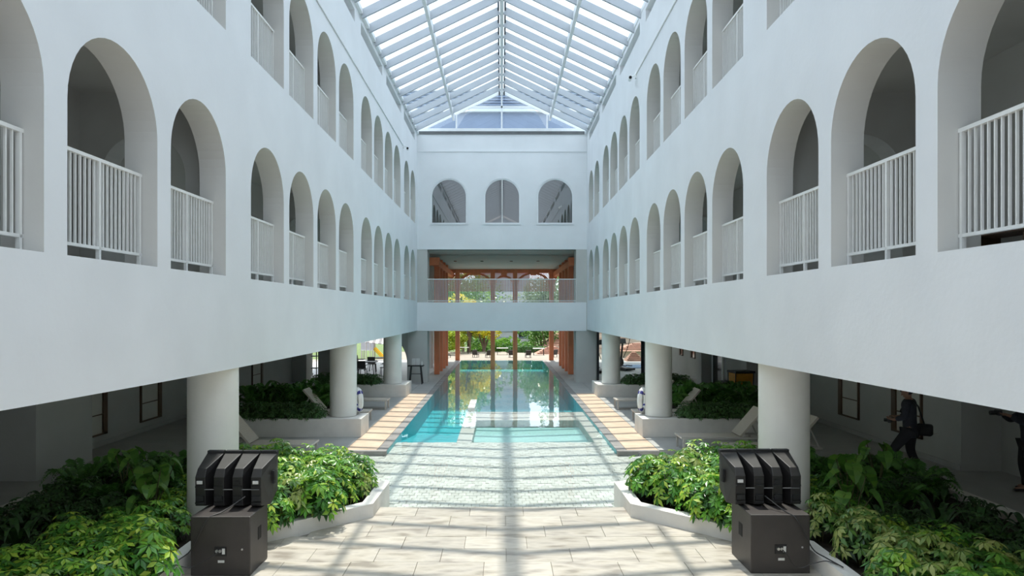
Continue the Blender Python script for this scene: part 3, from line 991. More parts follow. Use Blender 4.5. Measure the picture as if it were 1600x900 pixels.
FERN = ['just behind the round column', 'second out from the column', 'third out from the column', 'closest in front of the column', 'in the middle between taro plants', 'outermost before the curb', 'among the dark strap leaves', 'fourth out against the far curb', 'outermost in the far corner']
NF = {}
NS = {}
def frond_thing(name, fronds, x, y, z, label, cat, group, rnd, sc=1.0):
    e = thing(name, label, cat, (x, y, z), rnd.uniform(0, 6.28), group)
    e.scale = (sc,)*3
    for me in fronds:
        put(me.name.split('.')[0], me, e)
    return e
for sx in (-1, 1):
    sd = 'left' if sx < 0 else 'right'
    for (x, y, s) in ((5.3, 12.7, 1.1), (6.1, 12.2, 1.15), (6.9, 12.8, 1.1), (5.0, 12.0, .9), (5.7, 11.3, 1.0), (7.3, 12.0, 1.1), (6.5, 11.2, .9), (5.9, 12.95, 1.2), (7.5, 12.9, 1.0)):
        NF[sx] = NF.get(sx, -1)+1
        frond_thing('fern', rs.choice(ferns), sx*(x+rs.uniform(-.1, .1)), y, .15, 'feathery green fern at the back of the %s bed, %s' % (sd, 'column side, %.0f' % x if 0 else FERN[NF[sx]]), 'fern', 'ferns in the %s bed' % sd, rs, s)
    for (x, y) in ((5.9, 8.9), (6.5, 9.2), (7.1, 9.0), (6.2, 9.7), (6.9, 9.8), (7.5, 9.6), (5.8, 10.3), (6.6, 10.4), (7.3, 10.4), (6.0, 8.0), (6.6, 8.2), (7.2, 8.1), (6.8, 7.3), (6.2, 7.2), (7.4, 11.2)):
        NS[sx] = NS.get(sx, -1)+1
        frond_thing('strap_leaf_plant', rs.choice(straps), sx*(x+rs.uniform(-.12, .12)), y+rs.uniform(-.1, .1), .15, 'dark strap leaved plant in shade of %s bed, %s counting from the near end' % (sd, NTH[sorted(range(15), key=lambda q: ((8.9, 9.2, 9.0, 9.7, 9.8, 9.6, 10.3, 10.4, 10.401, 8.0, 8.2, 8.1, 7.3, 7.2, 11.2)[q])).index(NS[sx])]), 'plant', 'strap leaved plants in the %s bed' % sd, rs, rs.uniform(.75, 1.0))
    for (x, y, n) in ((5.35, 10.5, 6), (5.75, 11.0, 5), (5.1, 9.9, 5), (6.5, 11.75, 5)):
        e = thing('taro_plant', 'broad heart leaved taro plant %s in the %s bed' % ({10.5: 'amid the shade plants', 11.0: 'near the ferns', 9.9: 'next to the column', 11.75: 'by the walkway curb'}[y], sd), 'plant', (sx*x, y, .15), rs.uniform(0, 6), 'taro plants')
        for k in range(n):
            a = 2*PI*k/n+rs.uniform(-.3, .3); hh = rs.uniform(.5, .9); rr_ = rs.uniform(.12, .32)
            MB().tube([(0, 0, 0), (rr_*.5*math.cos(a), rr_*.5*math.sin(a), hh*.6), (rr_*math.cos(a), rr_*math.sin(a), hh)], [.014, .010, .006], 5).build('stalk', M['bstem'], e)
            m3 = Matrix.Rotation(a-PI/2, 3, 'Z') @ Matrix.Rotation(-rs.uniform(.5, 1.0), 3, 'X')
            put('leaf', taros[k % 3], e, (rr_*math.cos(a), rr_*math.sin(a), hh), m3.to_euler(), rs.uniform(.85, 1.1))

# hedges in the column planters
for sx in (-1, 1):
    sd = 'left' if sx < 0 else 'right'
    for (y0, x0, x1, nm, rows) in ((18.45, 5.12, 7.7, 'middle', 3), (26.95, 5.12, 7.3, 'far', 3)):
        for r_ in range(rows):
            x = x0
            q = 0
            while x < x1:
                e = thing('hedge_shrub', 'dark hedge shrub in the %s %s column planter, %s row, %s from the column' % (sd, nm, ('front', 'middle', 'back')[r_], NTH[q]), 'shrub', (sx*(x+rs.uniform(-.05, .05)), y0+(.22 if nm == 'middle' else .42)*r_+rs.uniform(-.03, .03), .38), rs.uniform(0, 6), 'hedge shrubs of the %s %s planter' % (sd, nm))
                e.scale = (1.1, 1.1, rs.uniform(1.15, 1.45))
                put('stem', rs.choice(stems_s), e)
                o = put('foliage', rs.choice(hedgem), e); o['kind'] = 'stuff'
                x += .36
                q += 1
    # taller strap plants behind the middle planter
    for k in range(15):
        x = 5.8+(k % 8)*.31+rs.uniform(-.12, .12); y = 21.75+.6*(k//8)
        frond_thing('strap_leaf_plant', straps_g[0] if k % 3 else ferns[0], sx*x, y, .25, 'arching green plant behind the %s middle planter hedge, %s row, %s from the column' % (sd, 'front' if k < 8 else 'back', NTH[k % 8]), 'plant', 'arching plants behind the %s middle planter' % sd, rs, rs.uniform(1.5, 1.85))
    e = thing('planter', 'low white planter of arching plants behind the middle column on the %s' % sd, 'planter')
    MB().box(min(sx*4.9, sx*8.2), max(sx*4.9, sx*8.2), 21.4, 22.8, 0, .22).build('planter_wall', M['planter'], e)
    MB().box(min(sx*5, sx*8.1), max(sx*5, sx*8.1), 21.5, 22.7, .2, .26).build('soil', M['soil'], e)

# ================================================================== railings
rail_cache = {}
def rail_meshes():
    L = 1.64
    n = 21
    rail_cache['top'] = MB().box(-.022, .022, 0, L, 1.04, 1.075).mesh('top_rail', M['rail'])
    rail_cache['bot'] = MB().box(-.02, .02, 0, L, .125, .155).mesh('bottom_rail', M['rail'])
    rail_cache['bal'] = MB().box(-.011, .011, -.0065, .0065, .155, 1.04).mesh('baluster', M['rail'])
    rail_cache['post'] = MB().box(-.02, .02, -.016, .016, 0, 1.04).mesh('post', M['rail'])
    rail_cache['pos'] = [L*(k+.5)/n for k in range(n) if k != n//2]
    mb = MB()
    for p in rail_cache['pos']:
        mb.box(-.011, .011, p-.0065, p+.0065, .155, 1.04)
    rail_cache['joined'] = mb.mesh('balusters', M['rail'])
rail_meshes()
ORD = ['first', 'second', 'third', 'fourth', 'fifth', 'sixth', 'seventh', 'eighth', 'ninth', 'tenth', 'eleventh', 'twelfth', 'thirteenth', 'fourteenth']
for sx, sd in ((-1, 'left'), (1, 'right')):
    for base, lv_, ymin in ((SILL1, 'lower', 4.0), (SILL2, 'upper', 8.0)):
        row = [a for a in starts if a > ymin]
        for i, a in enumerate(row):
            e = thing('balustrade', 'white bar balustrade in %s %s gallery arch, %s from the far end wall' % (sd, lv_, ORD[len(row)-1-i]), 'railing', (sx*(face(sx, a)+.2), a, base), 0 if sx < 0 else -.0085, 'arch balustrades')
            put('top_rail', rail_cache['top'], e); put('bottom_rail', rail_cache['bot'], e)
            for p in (.03, .82, 1.61):
                put('post', rail_cache['post'], e, (0, p, 0))
            if a < 14:
                for p in rail_cache['pos']:
                    put('baluster', rail_cache['bal'], e, (0, p, 0))
            else:
                o = put('balusters', rail_cache['joined'], e); o['kind'] = 'stuff'
e = thing('balustrade', 'long white bar balustrade along the bridge over the pool', 'railing', (0, END+.1, 3.79))
MB().box(-W, W, -.022, .022, 1.08, 1.12).build('top_rail', M['rail'], e)
MB().box(-W, W, -.02, .02, .06, .09).build('bottom_rail', M['rail'], e)
bm_ = MB().box(-.010, .010, -.010, .010, .0, 1.09).mesh('baluster', M['rail'])
for k in range(107):
    put('baluster', bm_, e, (-3.96+7.92*k/106, 0, 0))

# ================================================================== speakers
def speaker_stack(sx, y0, y1):
    sd = 'left' if sx < 0 else 'right'
    zb = .08
    hw = .37
    cx = sx*3.48
    sub = thing('subwoofer', 'black cabinet subwoofer carrying the small speaker array on the %s of the apron' % sd, 'speaker', (cx, y0, zb))
    D = y1-y0
    H_ = .735
    MB().box(-hw, hw, 0, D, 0, H_).build('cabinet', [M['blackbrown']], sub, bevel=.012)
    cp = MB().box(-.07, .075, -.012, .004, .25, .36).build('connector_plate', M['plate'], sub)
    for k, px in enumerate((-.035, .005)):
        MB().tube([(px, -.012, .315), (px, -.03, .315)], .018, 12).build('socket', M['metal'], cp)
    MB().box(.028, .062, -.018, -.01, .275, .345).build('switch_panel', M['sticker'], cp)
    MB().box(-.03, .05, -.003, .002, .165, .195).build('label_plate', M['sticker'], sub)
    MB().tube([(.27, .002, .33), (.27, -.008, .33)], .012, 10).build('screw', M['metal'], sub)
    for s2 in (-1, 1):
        a, b = sorted((s2*(hw-.002), s2*(hw+.004)))
        MB().box(a, b, D*.42, D*.60, .36, .52).build('handle_recess', M['void'], sub)
    # array of four slim wedge modules
    ya = y0+.36
    zt_ = zb+H_
    for k in range(4):
        nm = ORD[k]
        ax = cx + (-.36+.24*k) + .0*sx - (.03 if sx < 0 else .03)
        t = thing('line_array_speaker', 'slim black wedge speaker, %s from the left of the four on the %s subwoofer' % (nm, sd), 'speaker', (ax, ya, zt_), 0, 'array speakers on the %s subwoofer' % sd)
        hf, hn = .117, .066
        hx = sx*.015          # rear of each module leans outward
        # side profile: rear (y=0) lower and narrower, front (y=.48) tall
        rear = [(-hn, 0, .02), (hn, 0, .02), (hn, 0, .38), (-hn*.82, 0, .38)]
        f = lambda w, y, z, o=0: [(-w+o, y, z), (w+o, y, z)]
        rx = hx*1.0
        v = []
        v += f(hn, 0, .03, rx) + f(hn, -.01, .40, rx) + f(hn*.86, .05, .50, rx)     # rear face, upper chamfer
        v += f(hf, .44, .13, 0) + f(hf, .46, .63, 0)
        v += f(hf*.98, .20, .0, rx*.5)
        fs = [(0,1,3,2), (2,3,5,4), (4,5,9,8), (8,9,7,6), (6,7,11,10), (10,11,1,0), (0,2,4,8,6,10), (1,11,7,9,5,3)]
        cb_ = MB().add(v, fs).build('cabinet', M['black'], t, bevel=.006)
        MB().box(-hf+.004, hf-.004, .43, .50, .585, .655).build('top_grip', M['plate'], t, bevel=.006)
        MB().box(rx-.04, rx+.03, -.022, -.006, .315, .355).build('rear_label', M['sticker'] if k in ((0, 3) if sx < 0 else (0,)) else M['plate'], cb_)
        MB().box(rx-.05, rx+.05, -.03, -.002, .10, .16).build('connector_panel', M['plate'], t)
        MB().tube([(rx+hn*.9, -.02, .245), (rx+.24-hn*.9, -.02, .245)] if k < 3 else [(rx-hn*.9, -.02, .245), (rx+hn*.6, -.02, .245)], .006, 6).build('linking_bar', M['greyseal'], t)
        for zz in (.06, .27):
            MB().box(rx-hn*.9, rx+hn*.9, -.025, .0, zz, zz+.02).build('rigging_plate', M['plate'], t)
        if (k == 3 and sx < 0) or (k == 0 and sx > 0):
            s2 = -sx
            px = s2*hf*.80 + (0 if sx < 0 else 0)
            MB().bar((s2*.108+rx*.3, .30, .25), (s2*.108+rx*.3, .30, .42), .05, .07, up=(0, 1, 0)).build('handle_recess', M['void'], cb_)
    return cx, ya, zt_
def cable(pts, label, r=.008):
    # smooth path
    P_ = [Vector(p) for p in pts]; out = []
    for i in range(len(P_)-1):
        p0, p1, p2, p3 = P_[max(i-1, 0)], P_[i], P_[i+1], P_[min(i+2, len(P_)-1)]
        for k in range(8):
            t = k/8
            out.append(.5*((2*p1)+(p2-p0)*t+(2*p0-5*p1+4*p2-p3)*t*t+(3*p1-p0-3*p2+p3)*t**3))
    out.append(P_[-1])
    o = MB().tube(out, r, 7).build('cable', M['rubber'], None, smooth=True)
    return tag(o, label, 'cable')
speaker_stack(-1, 8.42, 9.05)
speaker_stack(1, 8.50, 9.22)
cable([(-3.30, 8.76, .97), (-3.36, 8.70, .93), (-3.5, 8.55, .84), (-3.62, 8.42, .80), (-3.72, 8.37, .62), (-3.82, 8.36, .42), (-3.93, 8.30, .33), (-4.0, 8.1, .31)], 'black cable looping down over the left subwoofer from the array')
cable([(3.40, 8.80, .97), (3.46, 8.74, .92), (3.56, 8.58, .84), (3.66, 8.47, .78), (3.76, 8.44, .58), (3.86, 8.42, .40), (3.98, 8.35, .33), (4.06, 8.1, .31)], 'black cable looping down over the right subwoofer from the array')
cable([(-3.49, 8.385, .39), (-3.56, 8.34, .34), (-3.68, 8.30, .28), (-3.80, 8.25, .25), (-3.96, 8.2, .305), (-4.05, 8.15, .30)], 'thin black power cable leaving the left subwoofer socket', .006)
cable([(3.49, 8.465, .39), (3.54, 8.42, .33), (3.60, 8.40, .22), (3.70, 8.38, .20), (3.80, 8.36, .25), (3.95, 8.3, .31), (4.05, 8.2, .30)], 'thin black power cable leaving the right subwoofer socket', .006)

# ================================================================== poolside furniture
def lounger(label, loc, rz):
    t = thing('sun_lounger', label, 'lounger', loc, rz, 'sun loungers by the pool')
    MB().box(-2.05, 0, -.33, -.285, .30, .345).box(-2.05, 0, .285, .33, .30, .345).box(-.045, 0, -.285, .285, .30, .345).box(-2.05, -2.005, -.285, .285, .30, .345).build('frame', M['lframe'], t)
    for x in (-.06, -1.85):
        for y in (-.308, .308):
            MB().box(x-.025, x+.025, y-.022, y+.022, 0, .30).build('leg', M['lframe'], t)
    MB().box(-1.45, -.045, -.285, .285, .325, .34).build('seat', M['sling'], t)
    br = MB().bar((-1.42, 0, .36), (-1.97, 0, 1.0), .62, .05, up=(1, 0, 1)).build('backrest', M['sling'], t)
    for y in (-.26, .26):
        MB().bar((-1.78, y, .80), (-2.0, y, .33), .03, .03).build('prop', M['lframe'], br)
    return t
# local +x is the foot; left side: foot towards +x
L0 = lounger('taupe sun lounger behind the near left column', (-4.3, 15.7, 0), 0)
for (x, y, rz, lb) in ((-4.0, 20.75, 0, 'taupe sun lounger behind the left life ring, foot toward the pool'),
                       (-3.9, 23.5, 0, 'taupe sun lounger just before the far left planter'),
                       (4.3, 16.6, PI, 'taupe sun lounger by the right near column, foot at the tan strip'),
                       (5.05, 15.4, PI, 'taupe sun lounger tucked closest to the right near column'),
                       (4.0, 20.75, PI, 'taupe sun lounger behind the right life ring, foot toward the pool'),
                       (3.9, 23.5, PI, 'taupe sun lounger just before the far right planter')):
    dup(L0, (x, y, 0), rz, lb)

def life_ring(sx):
    sd = 'left' if sx < 0 else 'right'
    t = thing('life_ring', 'white life ring with navy bands hung on the middle column on the %s' % sd, 'life ring', (sx*(3.98 if sx > 0 else 4.06), 19.2, .86))
    t.rotation_euler = (0, 0, sx*math.radians(60))
    rg = MB().torus(.285, .072, 44, 12).build('ring', M['white'], t, smooth=True)
    for k in range(4):
        a = PI/4+k*PI/2
        MB().torus(.285, .076, 6, 12, 0, a-.16, a+.16).build('band', M['blue'], rg, smooth=True)
    pts = [Vector((math.cos(PI*2*k/24)*.372, 0, math.sin(PI*2*k/24)*.372)) for k in range(25)]
    MB().tube(pts, .007, 6).build('grab_rope', M['white'], t)
life_ring(-1); life_ring(1)

# ---------------- janitor cart
t = thing('janitor_cart', 'dark janitor cart with a yellow bag against the right undercroft wall', 'cart', (7.95, 23.6, 0), .15)
t.scale = (1.22, 1.22, 1.28)
MB().box(-.25, .6, -.25, .25, .12, .17).build('base', M['dark'], t)
for x, y in ((-.2, -.2), (-.2, .2), (.55, -.2), (.55, .2)):
    MB().lathe([(.05, -.02), (.06, 0), (.05, .02)], (0, 0, 0), 14).build('wheel', M['rubber'], t, loc=(x, y, .06)).rotation_euler = (PI/2, 0, 0)
for x in (0.02, .56):
    for y in (-.22, .22):
        MB().tube([(x, y, .15), (x, y, 1.02)], .014, 8).build('post', M['dark'], t)
MB().add([(.05, -.2, .28), (.53, -.2, .28), (.53, .2, .28), (.05, .2, .28), (.03, -.23, .95), (.56, -.23, .95), (.56, .23, .95), (.03, .23, .95)],
         [(0,3,2,1), (0,1,5,4), (1,2,6,5), (2,3,7,6), (3,0,4,7)]).build('bag', M['yellow'], t, bevel=.03)
MB().box(0.0, .6, -.26, .26, .96, 1.02).build('lid', M['dark'], t, bevel=.01)
bk = MB().box(-.24, -.02, -.2, .2, .17, .75).build('bucket', M['dark'], t, bevel=.03)
MB().tube([(-.18, .1, .5), (-.2, .1, 1.35)], .012, 6).build('mop_handle', M['lframe'], bk)

# ---------------- high table with two boards, left pier
t = thing('side_table', 'dark splay legged side table against the grey left pier', 'table', (-3.98, 31.6, 0))
MB().box(-.36, .36, -.22, .22, .82, .87).build('table_top', M['dark'], t)
for x in (-1, 1):
    for y in (-1, 1):
        MB().bar((x*.30, y*.20, 0), (x*.22, y*.15, .82), .035, .035).build('leg', M['dark'], t)
MB().box(-.26, .26, -.02, .02, .45, .48).build('stretcher', M['dark'], t)
for k, x in enumerate((-4.09, -3.90)):
    o = MB().bar((0, .03, 0), (0, .10, .30), .17, .012, up=(0, -1, .2)).build('notice_board', M['sticker'], None, loc=(x, 31.58, .875))
    tag(o, 'small pale notice board on the dark side table, %s one' % ('left' if k == 0 else 'right'), 'board', 'notice boards on the side table')
o = MB().lathe([(.03, 0), (.03, .12), (.012, .15), (.012, .19)], (0, 0, 0), 14).build('bottle', M['white'], None, smooth=True, loc=(-3.70, 31.55, .87))
tag(o, 'small white pump bottle at the end of the dark side table', 'bottle')

# ---------------- dining tables and chairs beyond the left arch
def dtable(label, loc):
    t = thing('dining_table', label, 'table', loc, 0, 'dark dining tables')
    MB().box(-.5, .5, -.4, .4, .72, .76).build('table_top', M['dark'], t)
    for x in (-1, 1):
        for y in (-1, 1):
            MB().bar((x*.42, y*.32, 0), (x*.36, y*.28, .72), .03, .03).build('leg', M['dark'], t)
    return t
def dchair(label, loc, rz, first=[None]):
    if first[0]:
        return dup(first[0], loc, rz, label)
    t = thing('dining_chair', label, 'chair', loc, rz, 'dark dining chairs')
    MB().box(-.22, .22, -.22, .22, .43, .46).build('seat', M['dark'], t)
    MB().bar((0, .21, .48), (0, .27, .86), .42, .03, up=(0, 1, 0)).build('backrest', M['dark'], t)
    for x in (-1, 1):
        for y in (-1, 1):
            MB().bar((x*.21, y*.21, 0), (x*.18, y*.18, .44), .025, .025).build('leg', M['dark'], t)
    for x in (-1, 1):
        MB().box(x*.23-.015, x*.23+.015, -.18, .22, .62, .65).build('armrest', M['dark'], t)
    first[0] = t
    return t
dtable('dark dining table nearer to the left arch', (-7.0, 35.4, 0))
dtable('dark dining table further out on the left terrace', (-7.0, 38.6, 0))
for (x, y, a, lb) in ((-7.9, 35.4, PI/2, 'dark chair on the outer side of the nearer terrace table'), (-6.1, 35.5, -PI/2, 'dark chair on the pool side of the nearer terrace table'),
                      (-7.1, 34.6, PI, 'dark chair at the front of the nearer terrace table'), (-6.0, 38.2, -PI/2, 'dark chair on the pool side of the further terrace table'),
                      (-7.2, 37.8, PI, 'dark chair at the front of the further terrace table'), (-8.0, 38.8, PI/2, 'dark chair on the outer side of the further terrace table')):
    dchair(lb, (x, y, 0), a)

# ---------------- shelving seen at the far left
t = thing('storage_rack', 'dark open rack in the far corner of the left undercroft', 'rack', (-9.6, 34.2, 0))
for x in (-.35, .35):
    for y in (-.2, .2):
        MB().box(x-.02, x+.02, y-.02, y+.02, 0, 2.0).build('post', M['dark'], t)
for z in (.5, 1.1, 1.7):
    MB().box(-.36, .36, -.21, .21, z, z+.04).build('shelf', M['dark'], t)

# ---------------- gym behind glass at right
gw = sempty('window_gym')
MB().box(4.5, 4.62, END+.1, END+.2, 0, SOF).build('window_frame', M['seal'], gw)
MB().box(6.62, 6.75, END+.1, END+.2, 0, SOF).build('window_frame', M['seal'], gw)
MB().box(4.62, 6.62, END+.14, END+.155, .02, SOF).build('pane', M['clear'], gw)
def machine(label, loc, rz):
    t = thing('exercise_machine', label, 'gym machine', loc, rz, 'gym machines')
    MB().box(-.3, .3, -.7, .7, .04, .16).build('base', M['dark'], t, bevel=.02)
    MB().lathe([(.24, -.06), (.28, 0), (.24, .06)], (0, 0, 0), 20).build('flywheel', M['dark'], t, loc=(0, .35, .45)).rotation_euler = (0, PI/2, 0)
    MB().bar((0, .35, .3), (0, .15, 1.55), .09, .07, up=(0, 1, 0)).build('upright', M['dark'], t)
    MB().bar((0, .12, 1.52), (0, .18, 1.80), .42, .06, up=(0, 1, 0)).build('console', M['dark'], t, bevel=.015)
    for s in (-1, 1):
        MB().tube([(s*.12, .25, .7), (s*.28, .1, 1.2), (s*.30, -.05, 1.55), (s*.34, -.12, 1.9)], .02, 8).build('handlebar', M['dark'], t)
        MB().box(s*.2-.07, s*.2+.07, -.45, 0, .26, .30).build('pedal', M['dark'], t)
    return t
mA = machine('dark upright exercise machine in the gym, beside the round column', (7.0, 39.0, 0), .4)
dup(mA, (5.55, 37.5, 0), -.3, 'dark exercise machine in the gym, half hidden by the grey pier')
o = MB().box(-.9, .9, -1.2, 1.2, 0, .03).build('gym_mat', M['bluemat'], None, loc=(8.0, 41.5, .0))
tag(o, 'flat blue exercise mat on the gym floor behind the glass', 'mat')

# ================================================================== terracotta frame round the far pool end
pav = thing('pergola', 'terracotta orange frame of posts, arches and lattice around the far pool end', 'pergola')
colm = MB().box(-.14, .14, -.16, .16, 0, 6.25).mesh('post', M['orange'], bevel=.015, seg=1)
for sx in (-1, 1):
    px_ = -3.47 if sx < 0 else 3.69
    for y in (36.5, 38.4, 40.3, 42.2):
        put('post', colm, pav, (px_, y, 0))
    MB().box(px_-.15, px_+.15, 34.6, 47.2, 5.75, 6.05).build('side_beam', M['orange'], pav)
    for y in (36.5, 38.4, 40.3, 42.2):
        MB().bar((px_, y, 5.0), (px_, y+.7, 5.8), .14, .14, up=(1, 0, 0)).build('bracket', M['orange'], pav)
    MB().box(px_-.3, px_+.3, 34.5, 34.75, 5.7, 6.1).build('bracket', M['orange'], pav)
FX = [-3.05, -.62, .92, 3.42]
fcol = MB().box(-.15, .15, -.15, .15, -.9, 6.25).mesh('post', M['orange'], bevel=.012, seg=1)
FY = 47.0
for x in FX:
    put('post', fcol, pav, (x, FY, 0))
MB().box(-3.9, 3.9, FY-.12, FY+.12, 6.02, 6.27).build('top_beam', M['orange'], pav)
for a, b in zip(FX, FX[1:]):
    c = (a+b)/2; r = (b-a)/2-.12
    hz = min(r, .85)
    mb = MB(); n = 20
    for k in range(n):
        p = [(c-r*math.cos(PI*j/n), 5.15+hz*math.sin(PI*j/n)) for j in (k, k+1)]
        mb.bar((p[0][0], FY, p[0][1]), (p[1][0], FY, p[1][1]), .16, .13, up=(0, 0, 1))
    mb.build('arch_rib', M['orange'], pav)
    MB().box(c-.2, c+.2, FY-.16, FY+.16, 5.86, 6.2).build('keystone', M['orange'], pav)
for x0, x1 in ((-3.85, -3.2), (3.57, 3.85)):
    MB().bar((x0, FY, 5.3), (x1, FY, 5.9), .12, .12).build('bracket', M['orange'], pav)
lat = MB()
z0_, z1_ = 4.75, 6.05
x = -4.9
while x < 4.0:
    for d in (1, -1):
        xa, xb = x, x+(z1_-z0_)
        pa = (xa, z0_ if d > 0 else z1_); pb = (xb, z1_ if d > 0 else z0_)
        # clip to the frame
        ca, cb = max(pa[0], -3.75), min(pb[0], 3.75)
        if cb-ca > .05:
            za = pa[1]+(pb[1]-pa[1])*(ca-pa[0])/(pb[0]-pa[0]); zb_ = pa[1]+(pb[1]-pa[1])*(cb-pa[0])/(pb[0]-pa[0])
            lat.bar((ca, FY+.2, za), (cb, FY+.2, zb_), .038, .036)
    x += .115
o = lat.build('lattice', M['orange'], pav); o['kind'] = 'stuff'

# ================================================================== outside
def tree_mesh(mk, n, rx, rz, zc, size, rnd, blobs=9):
    bl = []
    for _ in range(blobs):
        a = rnd.uniform(0, 6.28); r = rnd.uniform(.1, .65)
        bl.append((Vector((math.cos(a)*r*rx, math.sin(a)*r*rx, zc+rnd.uniform(-.55, .55)*rz)), rnd.uniform(.35, .6)))
    mb = MB()
    for i in range(n):
        c, f = rnd.choice(bl)
        d = Vector((rnd.gauss(0, 1), rnd.gauss(0, 1), rnd.gauss(0, 1))).normalized()*rnd.uniform(.7, 1.0)
        p = c+Vector((d.x*rx*f, d.y*rx*f, d.z*rz*f))
        u = Vector((rnd.uniform(-1, 1), rnd.uniform(-1, 1), rnd.uniform(-.6, .6))).normalized()*size*rnd.uniform(.6, 1.2)
        w = u.cross(Vector((rnd.uniform(-1, 1), rnd.uniform(-1, 1), rnd.uniform(.2, 1)))).normalized()*size*.42
        mb.add([p-u, p+w, p+u, p-w], [(0,1,2,3)])
    return mb.mesh('crown', M[mk])
rt = random.Random(5)
crowns = {
    'a': tree_mesh('tree', 3600, 2.6, 2.2, 4.6, .16, rt, 12),
    'b': tree_mesh('treepale', 3000, 2.6, 2.2, 4.6, .14, rt, 12),
    'y': tree_mesh('flower', 2400, 1.5, 1.3, 4.3, .12, rt, 9),
    'h': tree_mesh('tree', 1400, 1.0, .9, 1.1, .13, rt, 7),
    'l': tree_mesh('treelime', 1400, 1.0, .9, 1.1, .13, rt, 7),
}
trunk = MB().tube([(0, 0, -.1), (.05, .02, 1.4), (-.04, 0, 2.8), (.1, .05, 4.4)], [.17, .14, .12, .05], 9).tube([(0, 0, 2.3), (.7, .2, 3.4), (1.2, .3, 4.3)], [.08, .06, .03], 7).tube([(0, 0, 2.1), (-.7, -.1, 3.3), (-1.1, .2, 4.4)], [.08, .06, .03], 7).mesh('trunk', M['bark'], smooth=True)
lowtrunk = MB().tube([(0, 0, -.1), (.02, 0, .5), (0, .03, 1.0)], [.06, .05, .03], 7).mesh('trunk', M['bark'])
def tree(kind, x, y, s, label, group='trees beyond the pool'):
    t = thing('garden_tree' if kind not in 'lh' else 'garden_bush', label, 'tree' if kind not in 'lh' else 'bush', (x, y, GZ if kind != 'l' else -.1), rt.uniform(0, 6), group)
    t.scale = (s, s, s)
    put('crown', crowns[kind], t)['kind'] = 'stuff'
    put('trunk', lowtrunk if kind in 'lh' else trunk, t)
GZ = -2.4
tree('a', -3.4, 60, 1.0, 'round green tree left of the white building, seen past the orange posts')
tree('a', 3.5, 61, .95, 'round green tree right of the white building, seen past the orange posts')
tree('a', -6.9, 61, 1.05, 'green tree behind the lime bushes at the far left of the terrace')
tree('a', 8.4, 66, 1.05, 'green tree over the clay roofed pavilion')
for i, (x, y, s, k) in enumerate(((-14, 84, 1.7, 'a'), (-9.5, 80, 1.6, 'a'), (-6.2, 76, 1.5, 'a'), (-3.6, 80, 1.55, 'a'), (3.9, 80, 1.5, 'b'), (6.0, 78, 1.5, 'b'), (9.5, 84, 1.5, 'b'), (13, 92, 1.7, 'a'), (18, 98, 1.7, 'a'), (-20, 88, 1.8, 'a'))):
    tree(k, x, y, s, ('tall %s tree in the line behind the garden, %s from the left' % (('green', 'pale leaved')[k == 'b'], NTH[(1, 2, 3, 4, 5, 6, 7, 8, 9, 0)[i]])), ('tall green trees behind the garden', 'pale trees behind the garden')[k == 'b'])
for x, y, k in ((-10.2, 96, 'a'), (12.2, 96, 'a')):  # extra trees added to keep bright sky out of the pool reflection
    tree(k, x, y, 2.6, 'added towering green tree dimming the pool reflection, %s side of the white building' % ('left' if x < 0 else 'right'), 'added towering trees')
tree('y', -2.75, 57.0, 1.28, 'tree covered in yellow flowers over the pool end')
tree('y', -1.55, 58.5, 1.12, 'smaller yellow flowering tree beside the white building')
for x, y, s, z in ((-4.3, 53.5, 1.15, 0), (-5.2, 55, 1.3, 0), (-3.5, 56.6, .9, 0), (5.6, 56, 1.0, 0), (1.0, 72, 1.6, 1), (-.4, 74, 1.5, 1), (2.2, 70, 1.4, 1), (-2.2, 70, 1.7, 1), (6.8, 57.2, .9, 0), (-6.4, 56.8, 1.0, 0)):
    tree('l' if not z else 'h', x, y, s, ('lime green leafy bush on the far terrace, %s' % {-4.3: 'nearest the outer orange post', -5.2: 'second from the orange post', -3.5: 'behind the chairs', 5.6: 'by the clay roofs', 6.8: 'beyond the clay kiosk', -6.4: 'farthest to the left'}[x]) if not z else ('rounded green bush in the sunken garden, %s' % {1.0: 'before the middle of the white building', -.4: 'behind the second middle post', 2.2: 'next to the clipped hedge', -2.2: 'under the yellow flowers'}[x]), 'lime bushes on the terrace' if not z else 'bushes in the sunken garden')
# clipped dark hedge
o = thing('clipped_hedge', 'dark green clipped hedge block right of the white building', 'hedge', (1.95, 57.2, -1.3))
mb = MB()
for _ in range(1500):
    p = Vector((rt.uniform(-1.6, 1.6), rt.choice((-.5, .5, rt.uniform(-.5, .5))), rt.uniform(0, 1.75)))
    u = Vector((rt.uniform(-1, 1), rt.uniform(-1, 1), rt.uniform(-1, 1))).normalized()*.11
    w = u.cross(Vector((rt.uniform(-1, 1), 1, rt.uniform(-1, 1)))).normalized()*.07
    mb.add([p-u, p+w, p+u, p-w], [(0,1,2,3)])
mb.box(-1.55, 1.55, -.4, .4, 0, 1.7)
mb.build('foliage', M['hedge'], o)['kind'] = 'stuff'
